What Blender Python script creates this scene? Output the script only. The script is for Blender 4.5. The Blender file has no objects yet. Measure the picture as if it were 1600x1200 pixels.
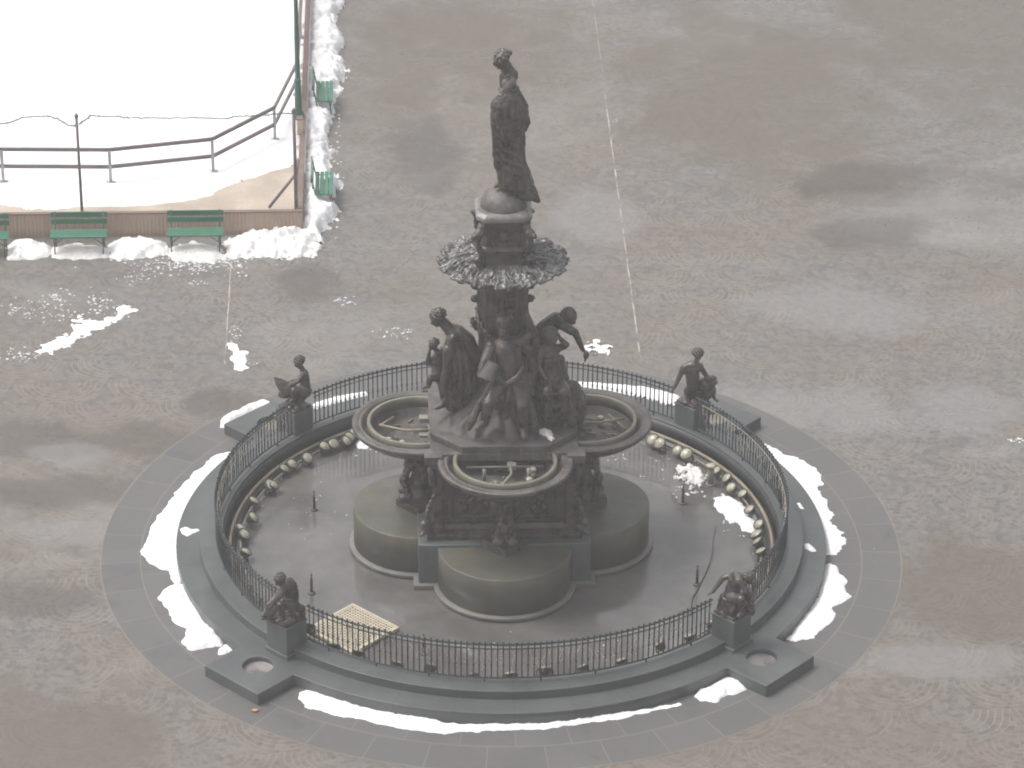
import bpy, bmesh, math, random
from mathutils import Vector, Matrix, noise
R = math.radians
PI = math.pi
rnd = random.Random(7)
scn = bpy.context.scene
COL = scn.collection

# ---------------------------------------------------------------- camera
F_PX, CAM_D, ELEV, AZ, TX, TZ, ROLL = 5134.16, 59.9298, R(27.969), R(2.476), .1765, 3.3781, R(.444)
fw = Vector((math.sin(AZ)*math.cos(ELEV), math.cos(AZ)*math.cos(ELEV), -math.sin(ELEV)))
cpos = Vector((TX, 0, TZ)) - CAM_D*fw
_r = fw.cross(Vector((0, 0, 1))).normalized(); _u = _r.cross(fw)
cr = math.cos(ROLL)*_r + math.sin(ROLL)*_u
cu = -math.sin(ROLL)*_r + math.cos(ROLL)*_u
cd_ = bpy.data.cameras.new('camera'); cam = bpy.data.objects.new('camera', cd_); COL.objects.link(cam)
cam.matrix_world = Matrix(((cr.x, cu.x, -fw.x, cpos.x), (cr.y, cu.y, -fw.y, cpos.y), (cr.z, cu.z, -fw.z, cpos.z), (0, 0, 0, 1)))
cd_.sensor_width = 36; cd_.lens = F_PX/1600*36; cd_.clip_start = .5; cd_.clip_end = 1000
scn.camera = cam

def ray(px, py):
    return fw + cr*((px-800)/F_PX) - cu*((py-600)/F_PX)
def G(px, py, z=0.):                      # a point at height z, measured from the photograph
    d = ray(px, py); return cpos + d*((z-cpos.z)/d.z)
def W(px, py, Y):                         # a point in the vertical plane y = Y
    d = ray(px, py); return cpos + d*((Y-cpos.y)/d.y)

# ---------------------------------------------------------------- materials
class NT:
    def __init__(s, name):
        s.m = bpy.data.materials.new(name); s.m.use_nodes = True
        s.t = s.m.node_tree; s.n = s.t.nodes; s.l = s.t.links
        s.bsdf = s.n['Principled BSDF']
        s.tc = s.n.new('ShaderNodeTexCoord')
        s.geo = s.n.new('ShaderNodeNewGeometry')
        s.pos = s.geo.outputs['Position']
    def _in(s, sock, v):
        if hasattr(v, 'links'): s.l.new(v, sock)
        elif v is not None: sock.default_value = v
    def math(s, op, a, b=None, c=None):
        n = s.n.new('ShaderNodeMath'); n.operation = op
        for i, v in enumerate((a, b, c)):
            if v is not None: s._in(n.inputs[i], v)
        return n.outputs[0]
    def noise(s, scale, detail=4, rough=.55, vec=None, dist=0.):
        n = s.n.new('ShaderNodeTexNoise'); n.inputs['Scale'].default_value = scale
        n.inputs['Detail'].default_value = detail; n.inputs['Roughness'].default_value = rough
        n.inputs['Distortion'].default_value = dist
        s.l.new(vec if vec is not None else s.pos, n.inputs['Vector'])
        return n.outputs['Fac']
    def vscale(s, v, sc):
        n = s.n.new('ShaderNodeVectorMath'); n.operation = 'MULTIPLY'
        s.l.new(v, n.inputs[0]); n.inputs[1].default_value = sc; return n.outputs[0]
    def ramp(s, fac, a, b, lo=0., hi=1.):
        n = s.n.new('ShaderNodeMapRange'); n.interpolation_type = 'SMOOTHSTEP'
        s._in(n.inputs[0], fac); n.inputs[1].default_value = a; n.inputs[2].default_value = b
        n.inputs[3].default_value = lo; n.inputs[4].default_value = hi
        return n.outputs[0]
    def mix(s, fac, a, b, blend='MIX'):
        n = s.n.new('ShaderNodeMix'); n.data_type = 'RGBA'; n.blend_type = blend
        s._in(n.inputs[0], fac)
        for k, v in ((6, a), (7, b)):
            s._in(n.inputs[k], v if hasattr(v, 'links') else (tuple(v)+(1,))[:4])
        return n.outputs[2]
    def bump(s, h, strength=.3, dist=.02):
        n = s.n.new('ShaderNodeBump'); n.inputs['Strength'].default_value = strength; n.inputs['Distance'].default_value = dist
        s.l.new(h, n.inputs['Height']); s.l.new(n.outputs[0], s.bsdf.inputs['Normal'])
    def out(s, col=None, rough=None, metal=None, spec=None):
        for k, v in (('Base Color', col), ('Roughness', rough), ('Metallic', metal), ('Specular IOR Level', spec)):
            if v is None: continue
            if isinstance(v, tuple) and len(v) == 3: v = v+(1,)
            s._in(s.bsdf.inputs[k], v)
        return s.m

def simple(name, c1, c2, scale=3., rough=(.5, .7), metal=0., bump=.0, bscale=30., spec=.5):
    t = NT(name); f = t.ramp(t.noise(scale, 6, .6), .3, .7)
    c = t.mix(f, c1, c2)
    fine = t.noise(bscale, 3, .6)
    c = t.mix(t.ramp(fine, .3, .7, 0, .35), c, tuple(v*.6 for v in c1))
    if bump: t.bump(fine, bump, .01)
    return t.out(c, t.ramp(t.noise(scale*.7, 4), .3, .7, rough[0], rough[1]), metal, spec)

def cobbles():
    t = NT('cobblestones')
    sep = t.n.new('ShaderNodeSeparateXYZ')
    wob = t.n.new('ShaderNodeTexNoise'); wob.inputs['Scale'].default_value = 1.1; wob.inputs['Detail'].default_value = 3
    t.l.new(t.pos, wob.inputs['Vector'])
    ad = t.n.new('ShaderNodeVectorMath'); ad.operation = 'MULTIPLY_ADD'
    t.l.new(wob.outputs['Color'], ad.inputs[0]); ad.inputs[1].default_value = (.16, .16, 0); t.l.new(t.pos, ad.inputs[2])
    t.l.new(ad.outputs[0], sep.inputs[0])
    M = t.math
    RR = .96; s = .12
    x = sep.outputs[0]; y = M('MULTIPLY', sep.outputs[1], -1.)
    yr = M('DIVIDE', y, RR); j = M('FLOOR', yr); fy = M('MULTIPLY', M('SUBTRACT', yr, j), RR)
    odd = M('FLOORED_MODULO', j, 2.)
    def cell(oddv, dy):
        xx = M('ADD', M('SUBTRACT', x, M('MULTIPLY', oddv, RR)), RR)
        k = M('FLOOR', M('DIVIDE', xx, 2*RR))
        xx = M('SUBTRACT', M('SUBTRACT', xx, M('MULTIPLY', k, 2*RR)), RR)
        d = M('SQRT', M('ADD', M('MULTIPLY', xx, xx), M('MULTIPLY', dy, dy)))
        return d, M('ARCTAN2', dy, xx), d
    d1, a1, t1 = cell(odd, fy)
    d2, a2, t2 = cell(M('SUBTRACT', 1., odd), M('SUBTRACT', fy, RR))
    ins = M('LESS_THAN', d1, RR)
    d = M('ADD', d2, M('MULTIPLY', ins, M('SUBTRACT', d1, d2)))
    a = M('ADD', a2, M('MULTIPLY', ins, M('SUBTRACT', a1, a2)))
    rg = M('DIVIDE', d, s); ri = M('FLOOR', rg); rf = M('SUBTRACT', rg, ri)
    j1 = t.ramp(M('ABSOLUTE', M('SUBTRACT', rf, .5)), .34, .47)
    tt = M('DIVIDE', M('MULTIPLY', a, M('MULTIPLY', M('ADD', ri, .5), s)), .115)
    ti = M('FLOOR', tt); tf = M('SUBTRACT', tt, ti)
    j2 = t.ramp(M('ABSOLUTE', M('SUBTRACT', tf, .5)), .36, .48)
    comb = t.n.new('ShaderNodeCombineXYZ'); t.l.new(ri, comb.inputs[0]); t.l.new(ti, comb.inputs[1]); t.l.new(j, comb.inputs[2])
    wn = t.n.new('ShaderNodeTexWhiteNoise'); wn.noise_dimensions = '3D'; t.l.new(comb.outputs[0], wn.inputs[0])
    stone = t.mix(wn.outputs['Value'], (.098, .092, .086), (.16, .151, .141))
    big = t.noise(.14, 6, .62, t.vscale(t.pos, (.8, 1.15, 1.)), .4)
    mid = t.noise(.8, 5, .65)
    fine = t.noise(16., 3, .7)
    wet = t.ramp(M('ADD', M('MULTIPLY', big, .75), M('MULTIPLY', mid, .25)), .42, .60)
    wash = t.ramp(t.noise(.3, 5, .6), .36, .62)
    jt = M('MULTIPLY', M('MAXIMUM', j1, M('MULTIPLY', j2, .35)), M('MULTIPLY_ADD', wash, .50, .13))
    jt = M('MULTIPLY', jt, M('MULTIPLY_ADD', ins, .72, .28))
    jt = M('MULTIPLY', jt, t.ramp(d, .1, .4, .25, 1.))
    col = t.mix(jt, stone, (.27, .222, .165))
    col = t.mix(t.ramp(fine, .35, .75, 0, .33), col, (.05, .046, .043))
    brown = t.ramp(M('ADD', M('MULTIPLY', t.noise(.07, 5, .55, None, .5), .7), M('MULTIPLY', mid, .3)), .44, .60)
    col = t.mix(M('MULTIPLY', brown, .58), col, t.mix(.6, col, (.135, .092, .058)))
    damp = t.ramp(M('ADD', M('MULTIPLY', t.noise(.17, 7, .6, t.vscale(t.pos, (.75, 1.2, 1.)), .8), .8), M('MULTIPLY', mid, .2)), .53, .70)
    col = t.mix(M('MULTIPLY', damp, .55), col, (.06, .05, .042))
    crack = t.ramp(t.noise(.5, 8, .72, t.vscale(t.pos, (.6, 1.2, 1.)), 1.), .60, .70)
    col = t.mix(M('MULTIPLY', crack, .22), col, (.05, .046, .042))
    pale_sheen = t.ramp(t.noise(.2, 6, .58, t.vscale(t.pos, (.6, 1.15, 1.)), .9), .50, .72)
    col = t.mix(M('MULTIPLY', pale_sheen, .42), col, (.25, .243, .235))  # pale streaks paint the wet sky sheen into the colour
    # damp and browner areas, and wet sheen painted pale, set out on the square
    sp = t.n.new('ShaderNodeSeparateXYZ'); t.l.new(t.pos, sp.inputs[0])
    wb = M('MULTIPLY', M('SUBTRACT', t.noise(.55, 7, .66, None, .4), .5), 2.6)
    def patches(lst):
        tot = None
        for cx_, cy_, rx_, ry_ in lst:
            u = M('DIVIDE', M('SUBTRACT', sp.outputs[0], cx_), rx_); v = M('DIVIDE', M('SUBTRACT', sp.outputs[1], cy_), ry_)
            q = t.ramp(M('ADD', M('SQRT', M('ADD', M('MULTIPLY', u, u), M('MULTIPLY', v, v))), wb), 1.25, .55)
            tot = q if tot is None else M('MAXIMUM', tot, q)
        return tot
    def at(l): return [(*G(px, py)[:2], a_, b_) for px, py, a_, b_ in l]
    brownp = patches(at([(1180, 140, 3.6, 5.5), (1500, 40, 4., 6.), (740, 60, 2.2, 3.5), (620, 90, 1.3, 4.), (40, 1160, 2.4, 1.6), (1540, 930, 2.2, 2.2)]))
    wetp = patches(at([(210, 690, 1.7, .7), (90, 770, 1.7, .7), (50, 690, 1.2, .9), (345, 632, .8, .6), (1330, 280, 1.7, .8), (1360, 360, 1.5, 1.), (660, 240, 1., 2.), (480, 440, .9, 1.), (30, 940, 1.4, .8), (220, 910, .9, .4)]))
    sheenp = patches(at([(1260, 640, 2.2, 1.), (930, 330, 1.1, 1.5), (1320, 480, 2., 1.3), (1500, 640, 1.5, 1.), (120, 710, 1., .5), (110, 830, 1.3, .6), (1480, 1030, 1.6, .6)]))
    col = t.mix(M('MULTIPLY', brownp, .62), col, (.094, .075, .055))
    col = t.mix(M('MULTIPLY', wetp, .60), col, (.062, .053, .045))
    col = t.mix(M('MULTIPLY', sheenp, .40), col, (.215, .21, .21))  # wet sheen painted as a paler colour
    rough = M('ADD', t.ramp(wet, 0, 1, .58, .24), M('MULTIPLY', damp, .12))
    h = M('SUBTRACT', M('MULTIPLY', fine, .6), M('MULTIPLY', jt, .5))
    t.bump(h, .2, .01)
    return t.out(col, rough, None, .5)

def paving_ring():
    t = NT('slab_paving')
    sep = t.n.new('ShaderNodeSeparateXYZ'); t.l.new(t.pos, sep.inputs[0]); M = t.math
    r = M('SQRT', M('ADD', M('MULTIPLY', sep.outputs[0], sep.outputs[0]), M('MULTIPLY', sep.outputs[1], sep.outputs[1])))
    a = M('ARCTAN2', sep.outputs[1], sep.outputs[0])
    row = M('GREATER_THAN', r, 6.72)
    k = M('ADD', M('MULTIPLY', a, 44/(2*PI)), M('MULTIPLY', row, .5))
    ki = M('FLOOR', k); kf = M('ABSOLUTE', M('SUBTRACT', M('SUBTRACT', k, ki), .5))
    jt = M('MAXIMUM', t.ramp(kf, .489, .497), t.ramp(M('ABSOLUTE', M('SUBTRACT', r, 6.72)), .014, .004))
    edge = t.ramp(r, 7.435, 7.45)
    comb = t.n.new('ShaderNodeCombineXYZ'); t.l.new(ki, comb.inputs[0]); t.l.new(row, comb.inputs[1])
    wn = t.n.new('ShaderNodeTexWhiteNoise'); wn.noise_dimensions = '3D'; t.l.new(comb.outputs[0], wn.inputs[0])
    col = t.mix(wn.outputs['Value'], (.088, .0875, .087), (.106, .105, .103))
    col = t.mix(t.ramp(t.noise(.8, 6, .65), .38, .66, 0, .6), col, (.105, .098, .092))
    st = t.ramp(t.noise(.7, 6, .65, None, .8), .57, .68)
    col = t.mix(M('MULTIPLY', st, .5), col, (.06, .06, .06))
    col = t.mix(M('MULTIPLY', jt, .85), col, (.2, .18, .155))
    col = t.mix(M('MULTIPLY', edge, .5), col, (.27, .22, .16))
    f = t.noise(40, 3, .7); col = t.mix(t.ramp(f, .4, .8, 0, .3), col, (.07, .07, .07))
    t.bump(f, .12, .006)
    return t.out(col, t.ramp(t.noise(.5, 4), .35, .65, .36, .56), None, .5)

def bronze(name='bronze', c1=(.028, .023, .0195), c2=(.092, .075, .062), patina=(.11, .108, .10), pa=.26, rg=(.24, .46)):
    t = NT(name); M = t.math
    n1 = t.noise(3.2, 6, .62); n2 = t.noise(14, 5, .65)
    col = t.mix(t.ramp(n1, .35, .68), c1, c2)
    streak = t.noise(1., 5, .6, t.vscale(t.pos, (16, 16, 1.6)))
    col = t.mix(M('MULTIPLY', t.ramp(streak, .5, .72), pa), col, patina)
    col = t.mix(t.ramp(n2, .48, .75, 0, .4), col, c1)
    t.bump(n2, .4, .012)
    return t.out(col, t.ramp(n1, .35, .7, rg[0], rg[1]), .2, .5)

def granite(name, c1, c2, streak=(.09, .085, .06), sa=.3, rough=(.3, .5), joints=0):
    t = NT(name); M = t.math
    col = t.mix(t.ramp(t.noise(1.3, 6, .62), .36, .64), c1, c2)
    sp = t.noise(120, 2, .7); col = t.mix(t.ramp(sp, .45, .7, 0, .35), col, tuple(v*.55 for v in c1))
    st = t.noise(1., 6, .6, t.vscale(t.pos, (5, 5, .5)))
    col = t.mix(M('MULTIPLY', t.ramp(st, .5, .7), sa), col, streak)
    blot = t.ramp(t.noise(.9, 7, .7, None, .7), .54, .7, 0, .38); col = t.mix(blot, col, tuple(v*.5 for v in c1))
    if joints:
        sep = t.n.new('ShaderNodeSeparateXYZ'); t.l.new(t.pos, sep.inputs[0])
        k = M('MULTIPLY', M('ARCTAN2', sep.outputs[1], sep.outputs[0]), joints/(2*PI)); kf = M('ABSOLUTE', M('SUBTRACT', M('SUBTRACT', k, M('FLOOR', k)), .5))
        col = t.mix(M('MULTIPLY', t.ramp(kf, .491, .4975), .6), col, tuple(v*.4 for v in c1))
    t.bump(t.noise(25, 3), .08, .006)
    return t.out(col, t.ramp(t.noise(.9, 4), .35, .65, *rough), None, .5)

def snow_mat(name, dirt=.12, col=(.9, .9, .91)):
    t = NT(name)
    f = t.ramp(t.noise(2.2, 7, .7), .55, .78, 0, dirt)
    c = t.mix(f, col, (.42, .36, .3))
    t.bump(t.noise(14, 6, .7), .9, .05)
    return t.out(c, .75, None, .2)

def pool_floor_mat():
    t = NT('wet_pool_floor'); M = t.math
    col = t.mix(t.ramp(t.noise(.7, 7, .65), .35, .68), (.078, .075, .071), (.125, .120, .113))
    col = t.mix(t.ramp(t.noise(1.7, 6, .7, None, .5), .55, .72, 0, .6), col, (.07, .062, .055))
    col = t.mix(t.ramp(t.noise(60, 2), .6, .8, 0, .3), col, (.3, .28, .25))
    t.bump(t.noise(35, 3), .06, .004)
    return t.out(col, t.ramp(t.noise(.45, 3), .38, .6, .03, .18), None, .75)

def siding():
    t = NT('corrugated_panel'); M = t.math
    sep = t.n.new('ShaderNodeSeparateXYZ'); t.l.new(t.pos, sep.inputs[0])
    u = M('ADD', sep.outputs[0], sep.outputs[1])
    w = M('SINE', M('MULTIPLY', u, 2*PI/.085))
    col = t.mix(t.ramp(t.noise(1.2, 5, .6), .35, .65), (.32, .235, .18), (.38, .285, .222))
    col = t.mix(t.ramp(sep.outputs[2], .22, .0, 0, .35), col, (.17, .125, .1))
    t.bump(w, .6, .012)
    return t.out(col, .65)

M_COB = cobbles(); M_RING = paving_ring()
M_BRZ = bronze(); M_BRZ_L = bronze('pale_bronze', (.14, .13, .125), (.24, .225, .215), (.34, .33, .32), .5)
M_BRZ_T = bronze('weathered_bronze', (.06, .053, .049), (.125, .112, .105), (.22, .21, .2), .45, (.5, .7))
M_LEAF = bronze('leaf_bronze', (.06, .058, .056), (.125, .122, .118), (.3, .3, .29), .7, (.22, .42))
M_MOUND = bronze('mound_bronze', (.034, .03, .027), (.085, .075, .068), (.14, .13, .12), .35, (.55, .75))
M_STEP = granite('grey_green_granite', (.066, .074, .075), (.09, .097, .098), joints=36)
M_LOBE = granite('dark_granite', (.07, .07, .056), (.096, .094, .076), (.125, .105, .055), .8)
M_LOBE2 = granite('rim_granite', (.13, .122, .11), (.18, .17, .155), (.2, .18, .13), .4)
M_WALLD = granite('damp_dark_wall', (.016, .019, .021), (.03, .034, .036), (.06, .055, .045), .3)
M_PED = granite('pedestal_granite', (.07, .078, .08), (.10, .11, .112), (.16, .18, .185), .35)
M_SNOW = snow_mat('snow', .10); M_SNOW_D = snow_mat('dirty_and_shaded_snow', .6, (.72, .70, .68))
M_SNOW_O = snow_mat('old_snow', .4, (.84, .83, .82))
M_SNOW_C = snow_mat('slush', .3, (.62, .62, .63))
M_FLOOR = pool_floor_mat()
M_IRON = simple('painted_iron', (.022, .03, .035), (.04, .05, .056), 4, (.4, .6), .3)
M_PIPE = simple('weathered_pipe', (.19, .155, .11), (.28, .235, .17), 2, (.5, .7), 0, .2)
M_PIPE_D = simple('grey_pipe', (.16, .155, .13), (.24, .23, .19), 2, (.5, .7))
M_RINGP = simple('verdigris_ring', (.13, .125, .09), (.2, .195, .15), 3, (.45, .65), 0, .2)
M_LENS = simple('lamp_glass', (.25, .24, .18), (.46, .44, .36), 9, (.12, .3))
M_LAMPB = simple('lamp_brass', (.06, .055, .04), (.13, .115, .08), 7, (.4, .6), .5)
M_GRATE = simple('fibreglass_grating', (.40, .35, .26), (.49, .435, .335), 5, (.5, .7))
M_GREEN = simple('green_paint', (.032, .145, .09), (.055, .19, .122), 3, (.4, .6))
M_GREEN_D = simple('dark_green_paint', (.02, .09, .065), (.04, .13, .1), 3, (.4, .6))
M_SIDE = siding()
M_CAP = simple('brown_timber', (.15, .10, .085), (.2, .14, .12), 3, (.5, .7))
M_RAILB = simple('brown_rail_paint', (.14, .11, .108), (.2, .165, .16), 3, (.5, .7))
M_GALV = simple('galvanised_steel', (.3, .31, .33), (.42, .43, .45), 5, (.35, .55), .4)
M_DECK = simple('sandy_boards', (.36, .30, .245), (.5, .425, .35), 1.4, (.6, .8), 0, .3)
M_BOX = simple('beige_plastic', (.5, .38, .27), (.58, .45, .33), 3, (.5, .7))
M_WIRE = simple('black_cable', (.02, .02, .022), (.04, .04, .04), 5, (.4, .6))
M_STRING = simple('clear_light_string', (.42, .38, .31), (.6, .56, .48), 20, (.3, .5))
M_LEAFO = simple('orange_leaf', (.5, .2, .08), (.6, .28, .12), 20, (.6, .8))
def seam_mat():
    t = NT('pale_joint_filler'); f = t.ramp(t.noise(1.6, 6, .7), .36, .62)
    return t.out(t.mix(f, (.13, .122, .112), (.42, .385, .33)), .7)
M_SEAM = seam_mat()
M_RUST = simple('rusty_iron', (.075, .045, .03), (.12, .075, .05), 6, (.6, .8))

# ---------------------------------------------------------------- mesh helpers
def obj(name, bm, mat, parent=None, smooth=False, origin=None, bevel=0):
    me = bpy.data.meshes.new(name)
    bmesh.ops.recalc_face_normals(bm, faces=bm.faces[:])
    if smooth:
        for f in bm.faces: f.smooth = True
    bm.to_mesh(me); bm.free()
    o = bpy.data.objects.new(name, me); COL.objects.link(o)
    me.materials.append(mat)
    off = Vector((0, 0, 0))
    if parent is not None:
        o.parent = parent
        p = parent
        while p is not None: off += p.location; p = p.parent
    elif origin is not None:
        o.location = origin; off = Vector(origin)
    if off.length: me.transform(Matrix.Translation(-off))
    if bevel:
        md = o.modifiers.new('bevel', 'BEVEL'); md.width = bevel; md.segments = 2; md.limit_method = 'ANGLE'; md.angle_limit = R(40)
    return o

def tag(o, label=None, cat=None, group=None, kind=None):
    if label: o['label'] = label
    if cat: o['category'] = cat
    if group: o['group'] = group
    if kind: o['kind'] = kind
    return o

def thing(name, label, cat, loc=(0, 0, 0), group=None):
    o = bpy.data.objects.new(name, None); COL.objects.link(o); o.empty_display_size = .2
    o.location = loc
    return tag(o, label, cat, group)

def copy_tree(o, parent=None):
    c = o.copy(); COL.objects.link(c); c.parent = parent
    for ch in list(o.children): copy_tree(ch, c)
    return c

def box(bm, c, s, rz=0., rot=None):
    m = Matrix.Translation(Vector(c)) @ (rot if rot is not None else Matrix.Rotation(rz, 4, 'Z')) @ Matrix.Diagonal((s[0], s[1], s[2], 1))
    bmesh.ops.create_cube(bm, size=1, matrix=m)

def prism(bm, pts, z0, z1, pts_top=None):
    a = [bm.verts.new((p[0], p[1], z0)) for p in pts]
    b = [bm.verts.new((p[0], p[1], z1)) for p in (pts_top or pts)]
    n = len(pts)
    bm.faces.new(a[::-1]); bm.faces.new(b)
    for i in range(n): bm.faces.new((a[i], a[(i+1) % n], b[(i+1) % n], b[i]))

def lathe(bm, prof, n=64, c=(0, 0), a0=0., a1=2*PI, closed=False):
    full = abs(a1-a0-2*PI) < 1e-6
    cols = []
    for i in range(n if full else n+1):
        a = a0+(a1-a0)*i/n
        cols.append([bm.verts.new((c[0]+r*math.cos(a), c[1]+r*math.sin(a), z)) for r, z in prof])
    k = len(prof)
    for i in range(n):
        A, B = cols[i], cols[(i+1) % len(cols)]
        for q in range(k if closed else k-1):
            q2 = (q+1) % k
            vs = [A[q], B[q], B[q2], A[q2]]
            try: bm.faces.new(vs)
            except ValueError: pass
    if not full and closed:
        bm.faces.new(cols[0]); bm.faces.new(cols[-1][::-1])
    bmesh.ops.remove_doubles(bm, verts=[v for cc in cols for v in cc if v.is_valid], dist=1e-5)

def tube(bm, pts, rad, n=8, cap=True, closed=False):
    pts = [Vector(p) for p in pts]
    if not hasattr(rad, '__len__'): rad = [rad]*len(pts)
    rings = []; N = len(pts)
    nrm = None
    for i, p in enumerate(pts):
        if closed: t = (pts[(i+1) % N]-pts[i-1])
        else: t = pts[min(i+1, N-1)]-pts[max(i-1, 0)]
        t.normalize()
        if nrm is None: nrm = t.orthogonal().normalized()
        else:
            nrm = nrm - t*nrm.dot(t)
            nrm = nrm.normalized() if nrm.length > 1e-6 else t.orthogonal().normalized()
        b = t.cross(nrm)
        rings.append([bm.verts.new(p+(nrm*math.cos(2*PI*k/n)+b*math.sin(2*PI*k/n))*rad[i]) for k in range(n)])
    for i in range(N if closed else N-1):
        A, B = rings[i], rings[(i+1) % N]
        for k in range(n): bm.faces.new((A[k], A[(k+1) % n], B[(k+1) % n], B[k]))
    if cap and not closed:
        bm.faces.new(rings[0][::-1]); bm.faces.new(rings[-1])

def ball(bm, c, r, rot=None, sub=2):
    if not hasattr(r, '__len__'): r = (r, r, r)
    m = Matrix.Translation(Vector(c)) @ (rot.to_4x4() if rot is not None else Matrix.Identity(4)) @ Matrix.Diagonal((r[0], r[1], r[2], 1))
    bmesh.ops.create_icosphere(bm, subdivisions=sub, radius=1, matrix=m)

def ring_tube(bm, r, z, rad, n=160, a0=0., a1=2*PI, k=8, c=(0, 0)):
    full = abs(a1-a0-2*PI) < 1e-6
    pts = [(c[0]+r*math.cos(a0+(a1-a0)*i/n), c[1]+r*math.sin(a0+(a1-a0)*i/n), z) for i in range(n if full else n+1)]
    tube(bm, pts, rad, k, closed=full)

def remesh(bm, voxel, smooth_it=3, fac=.5):
    bmesh.ops.recalc_face_normals(bm, faces=bm.faces[:])
    me = bpy.data.meshes.new('tmp'); bm.to_mesh(me); bm.free()
    o = bpy.data.objects.new('tmp', me); COL.objects.link(o)
    md = o.modifiers.new('r', 'REMESH'); md.mode = 'VOXEL'; md.voxel_size = voxel; md.use_smooth_shade = True
    if smooth_it:
        s = o.modifiers.new('s', 'SMOOTH'); s.factor = fac; s.iterations = smooth_it
    bpy.context.view_layer.update()
    dg = bpy.context.evaluated_depsgraph_get()
    ev = bpy.data.meshes.new_from_object(o.evaluated_get(dg))
    bpy.data.objects.remove(o); bpy.data.meshes.remove(me)
    out = bmesh.new(); out.from_mesh(ev); bpy.data.meshes.remove(ev)
    return out

def rough_up(bm, amp, scale, seed=0.):
    bm.normal_update()
    for v in bm.verts:
        v.co += v.normal*amp*noise.noise(v.co*scale+Vector((seed, seed*.7, 3.1)))

# ---------------------------------------------------------------- ground
bm = bmesh.new(); S = 120
vs = [bm.verts.new(p) for p in ((-S, -S, 0), (S, -S, 0), (S, S, 0), (-S, S, 0))]; bm.faces.new(vs)
tag(obj('plaza_ground', bm, M_COB), kind='structure')
bm = bmesh.new(); lathe(bm, [(5.9, .004), (7.466, .004)], 200)
tag(obj('ring_pavement', bm, M_RING), kind='structure')
bm = bmesh.new(); lathe(bm, [(0, .02), (5.3, .02)], 120)
tag(obj('pool_floor', bm, M_FLOOR), kind='structure')

def strip(name, pts, w, z=.004):
    bm = bmesh.new(); prev = None
    for i, p in enumerate(pts):
        a = bm.verts.new((p[0]-w, p[1], z)); b = bm.verts.new((p[0]+w, p[1], z))
        if prev: bm.faces.new((prev[0], prev[1], b, a))
        prev = (a, b)
    return tag(obj(name, bm, M_SEAM), kind='structure')
strip('pavement_joint', [(3.16+.006*i+.012*noise.noise(Vector((i*.7, 1, 2))), 7.7+i*.5) for i in range(29)], .013)
strip('pavement_joint', [(3.35+.006*i+.012*noise.noise(Vector((i*.7, 8, 2))), 22.4+i*.5) for i in range(14)], .006)
strip('pavement_joint', [(-5.44-.004*i+.01*noise.noise(Vector((i*.7, 5, 2))), 7.4+i*.45) for i in range(12)], .011)

# ---------------------------------------------------------------- stepped granite surround
H1, H2 = .231, .394
R1, R2, RIN = 6.055, 5.62, 5.19
PW, PD = .671, 6.8825
ROOT = thing('pool_surround', 'two ring shaped grey granite steps with square corner platforms around the pool', 'fountain steps')
outline = []
for k in range(4):
    t = R(45+90*k); n = Vector((math.cos(t), math.sin(t), 0)); q = Vector((-n.y, n.x, 0))
    da = math.asin(PW/R1)
    for p in (n*math.sqrt(R1*R1-PW*PW)-q*PW, n*PD-q*PW, n*PD+q*PW): outline.append(p)
    a0, a1 = t+da, t+PI/2-da
    for i in range(29):
        a = a0+(a1-a0)*i/28
        outline.append(Vector((R1*math.cos(a), R1*math.sin(a), 0)))
    outline.pop()
    outline.append(Vector((R1*math.cos(a1), R1*math.sin(a1), 0)))
    outline.pop()
# bowls sunk in the platforms
HOLE_R = .27; HOLE_D = 6.24
def step_mesh():
    bm = bmesh.new()
    top = [bm.verts.new((p.x, p.y, H1)) for p in outline]
    bot = [bm.verts.new((p.x, p.y, -.02)) for p in outline]
    N = len(top); edges = []
    for i in range(N):
        edges.append(bm.edges.new((top[i], top[(i+1) % N])))
    inner = [bm.verts.new((5.5*math.cos(2*PI*i/120), 5.5*math.sin(2*PI*i/120), H1)) for i in range(120)]
    for i in range(120): edges.append(bm.edges.new((inner[i], inner[(i+1) % 120])))
    holes = []
    for k in range(4):
        t = R(45+90*k); cx, cy = HOLE_D*math.cos(t), HOLE_D*math.sin(t)
        hv = [bm.verts.new((cx+HOLE_R*math.cos(2*PI*i/32), cy+HOLE_R*math.sin(2*PI*i/32), H1)) for i in range(32)]
        for i in range(32): edges.append(bm.edges.new((hv[i], hv[(i+1) % 32])))
        holes.append(hv)
    bmesh.ops.triangle_fill(bm, use_beauty=True, use_dissolve=False, edges=edges)
    for i in range(N): bm.faces.new((bot[i], bot[(i+1) % N], top[(i+1) % N], top[i]))
    for hv in holes:
        lo = [bm.verts.new((v.co.x, v.co.y, H1-.1)) for v in hv]
        for i in range(32): bm.faces.new((hv[i], hv[(i+1) % 32], lo[(i+1) % 32], lo[i]))
    return bm
low = obj('lower_step', step_mesh(), M_STEP, ROOT, bevel=.012)
for k in range(4):
    t = R(45+90*k); cx, cy = HOLE_D*math.cos(t), HOLE_D*math.sin(t)
    bm = bmesh.new(); lathe(bm, [(0, H1-.13), (.15, H1-.12), (HOLE_R+.01, H1-.09)], 32, (cx, cy))
    obj('drinking_bowl', bm, M_PIPE_D if k not in (2, 3) else M_BRZ_L, low, True)
bm = bmesh.new(); lathe(bm, [(RIN, .0), (R2, .0), (R2, H2), (RIN, H2)], 180, closed=True)
obj('upper_step', bm, M_STEP, ROOT, bevel=.012)
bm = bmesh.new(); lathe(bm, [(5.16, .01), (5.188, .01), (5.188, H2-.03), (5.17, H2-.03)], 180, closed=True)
obj('inner_wall', bm, M_WALLD, ROOT, True)
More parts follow.
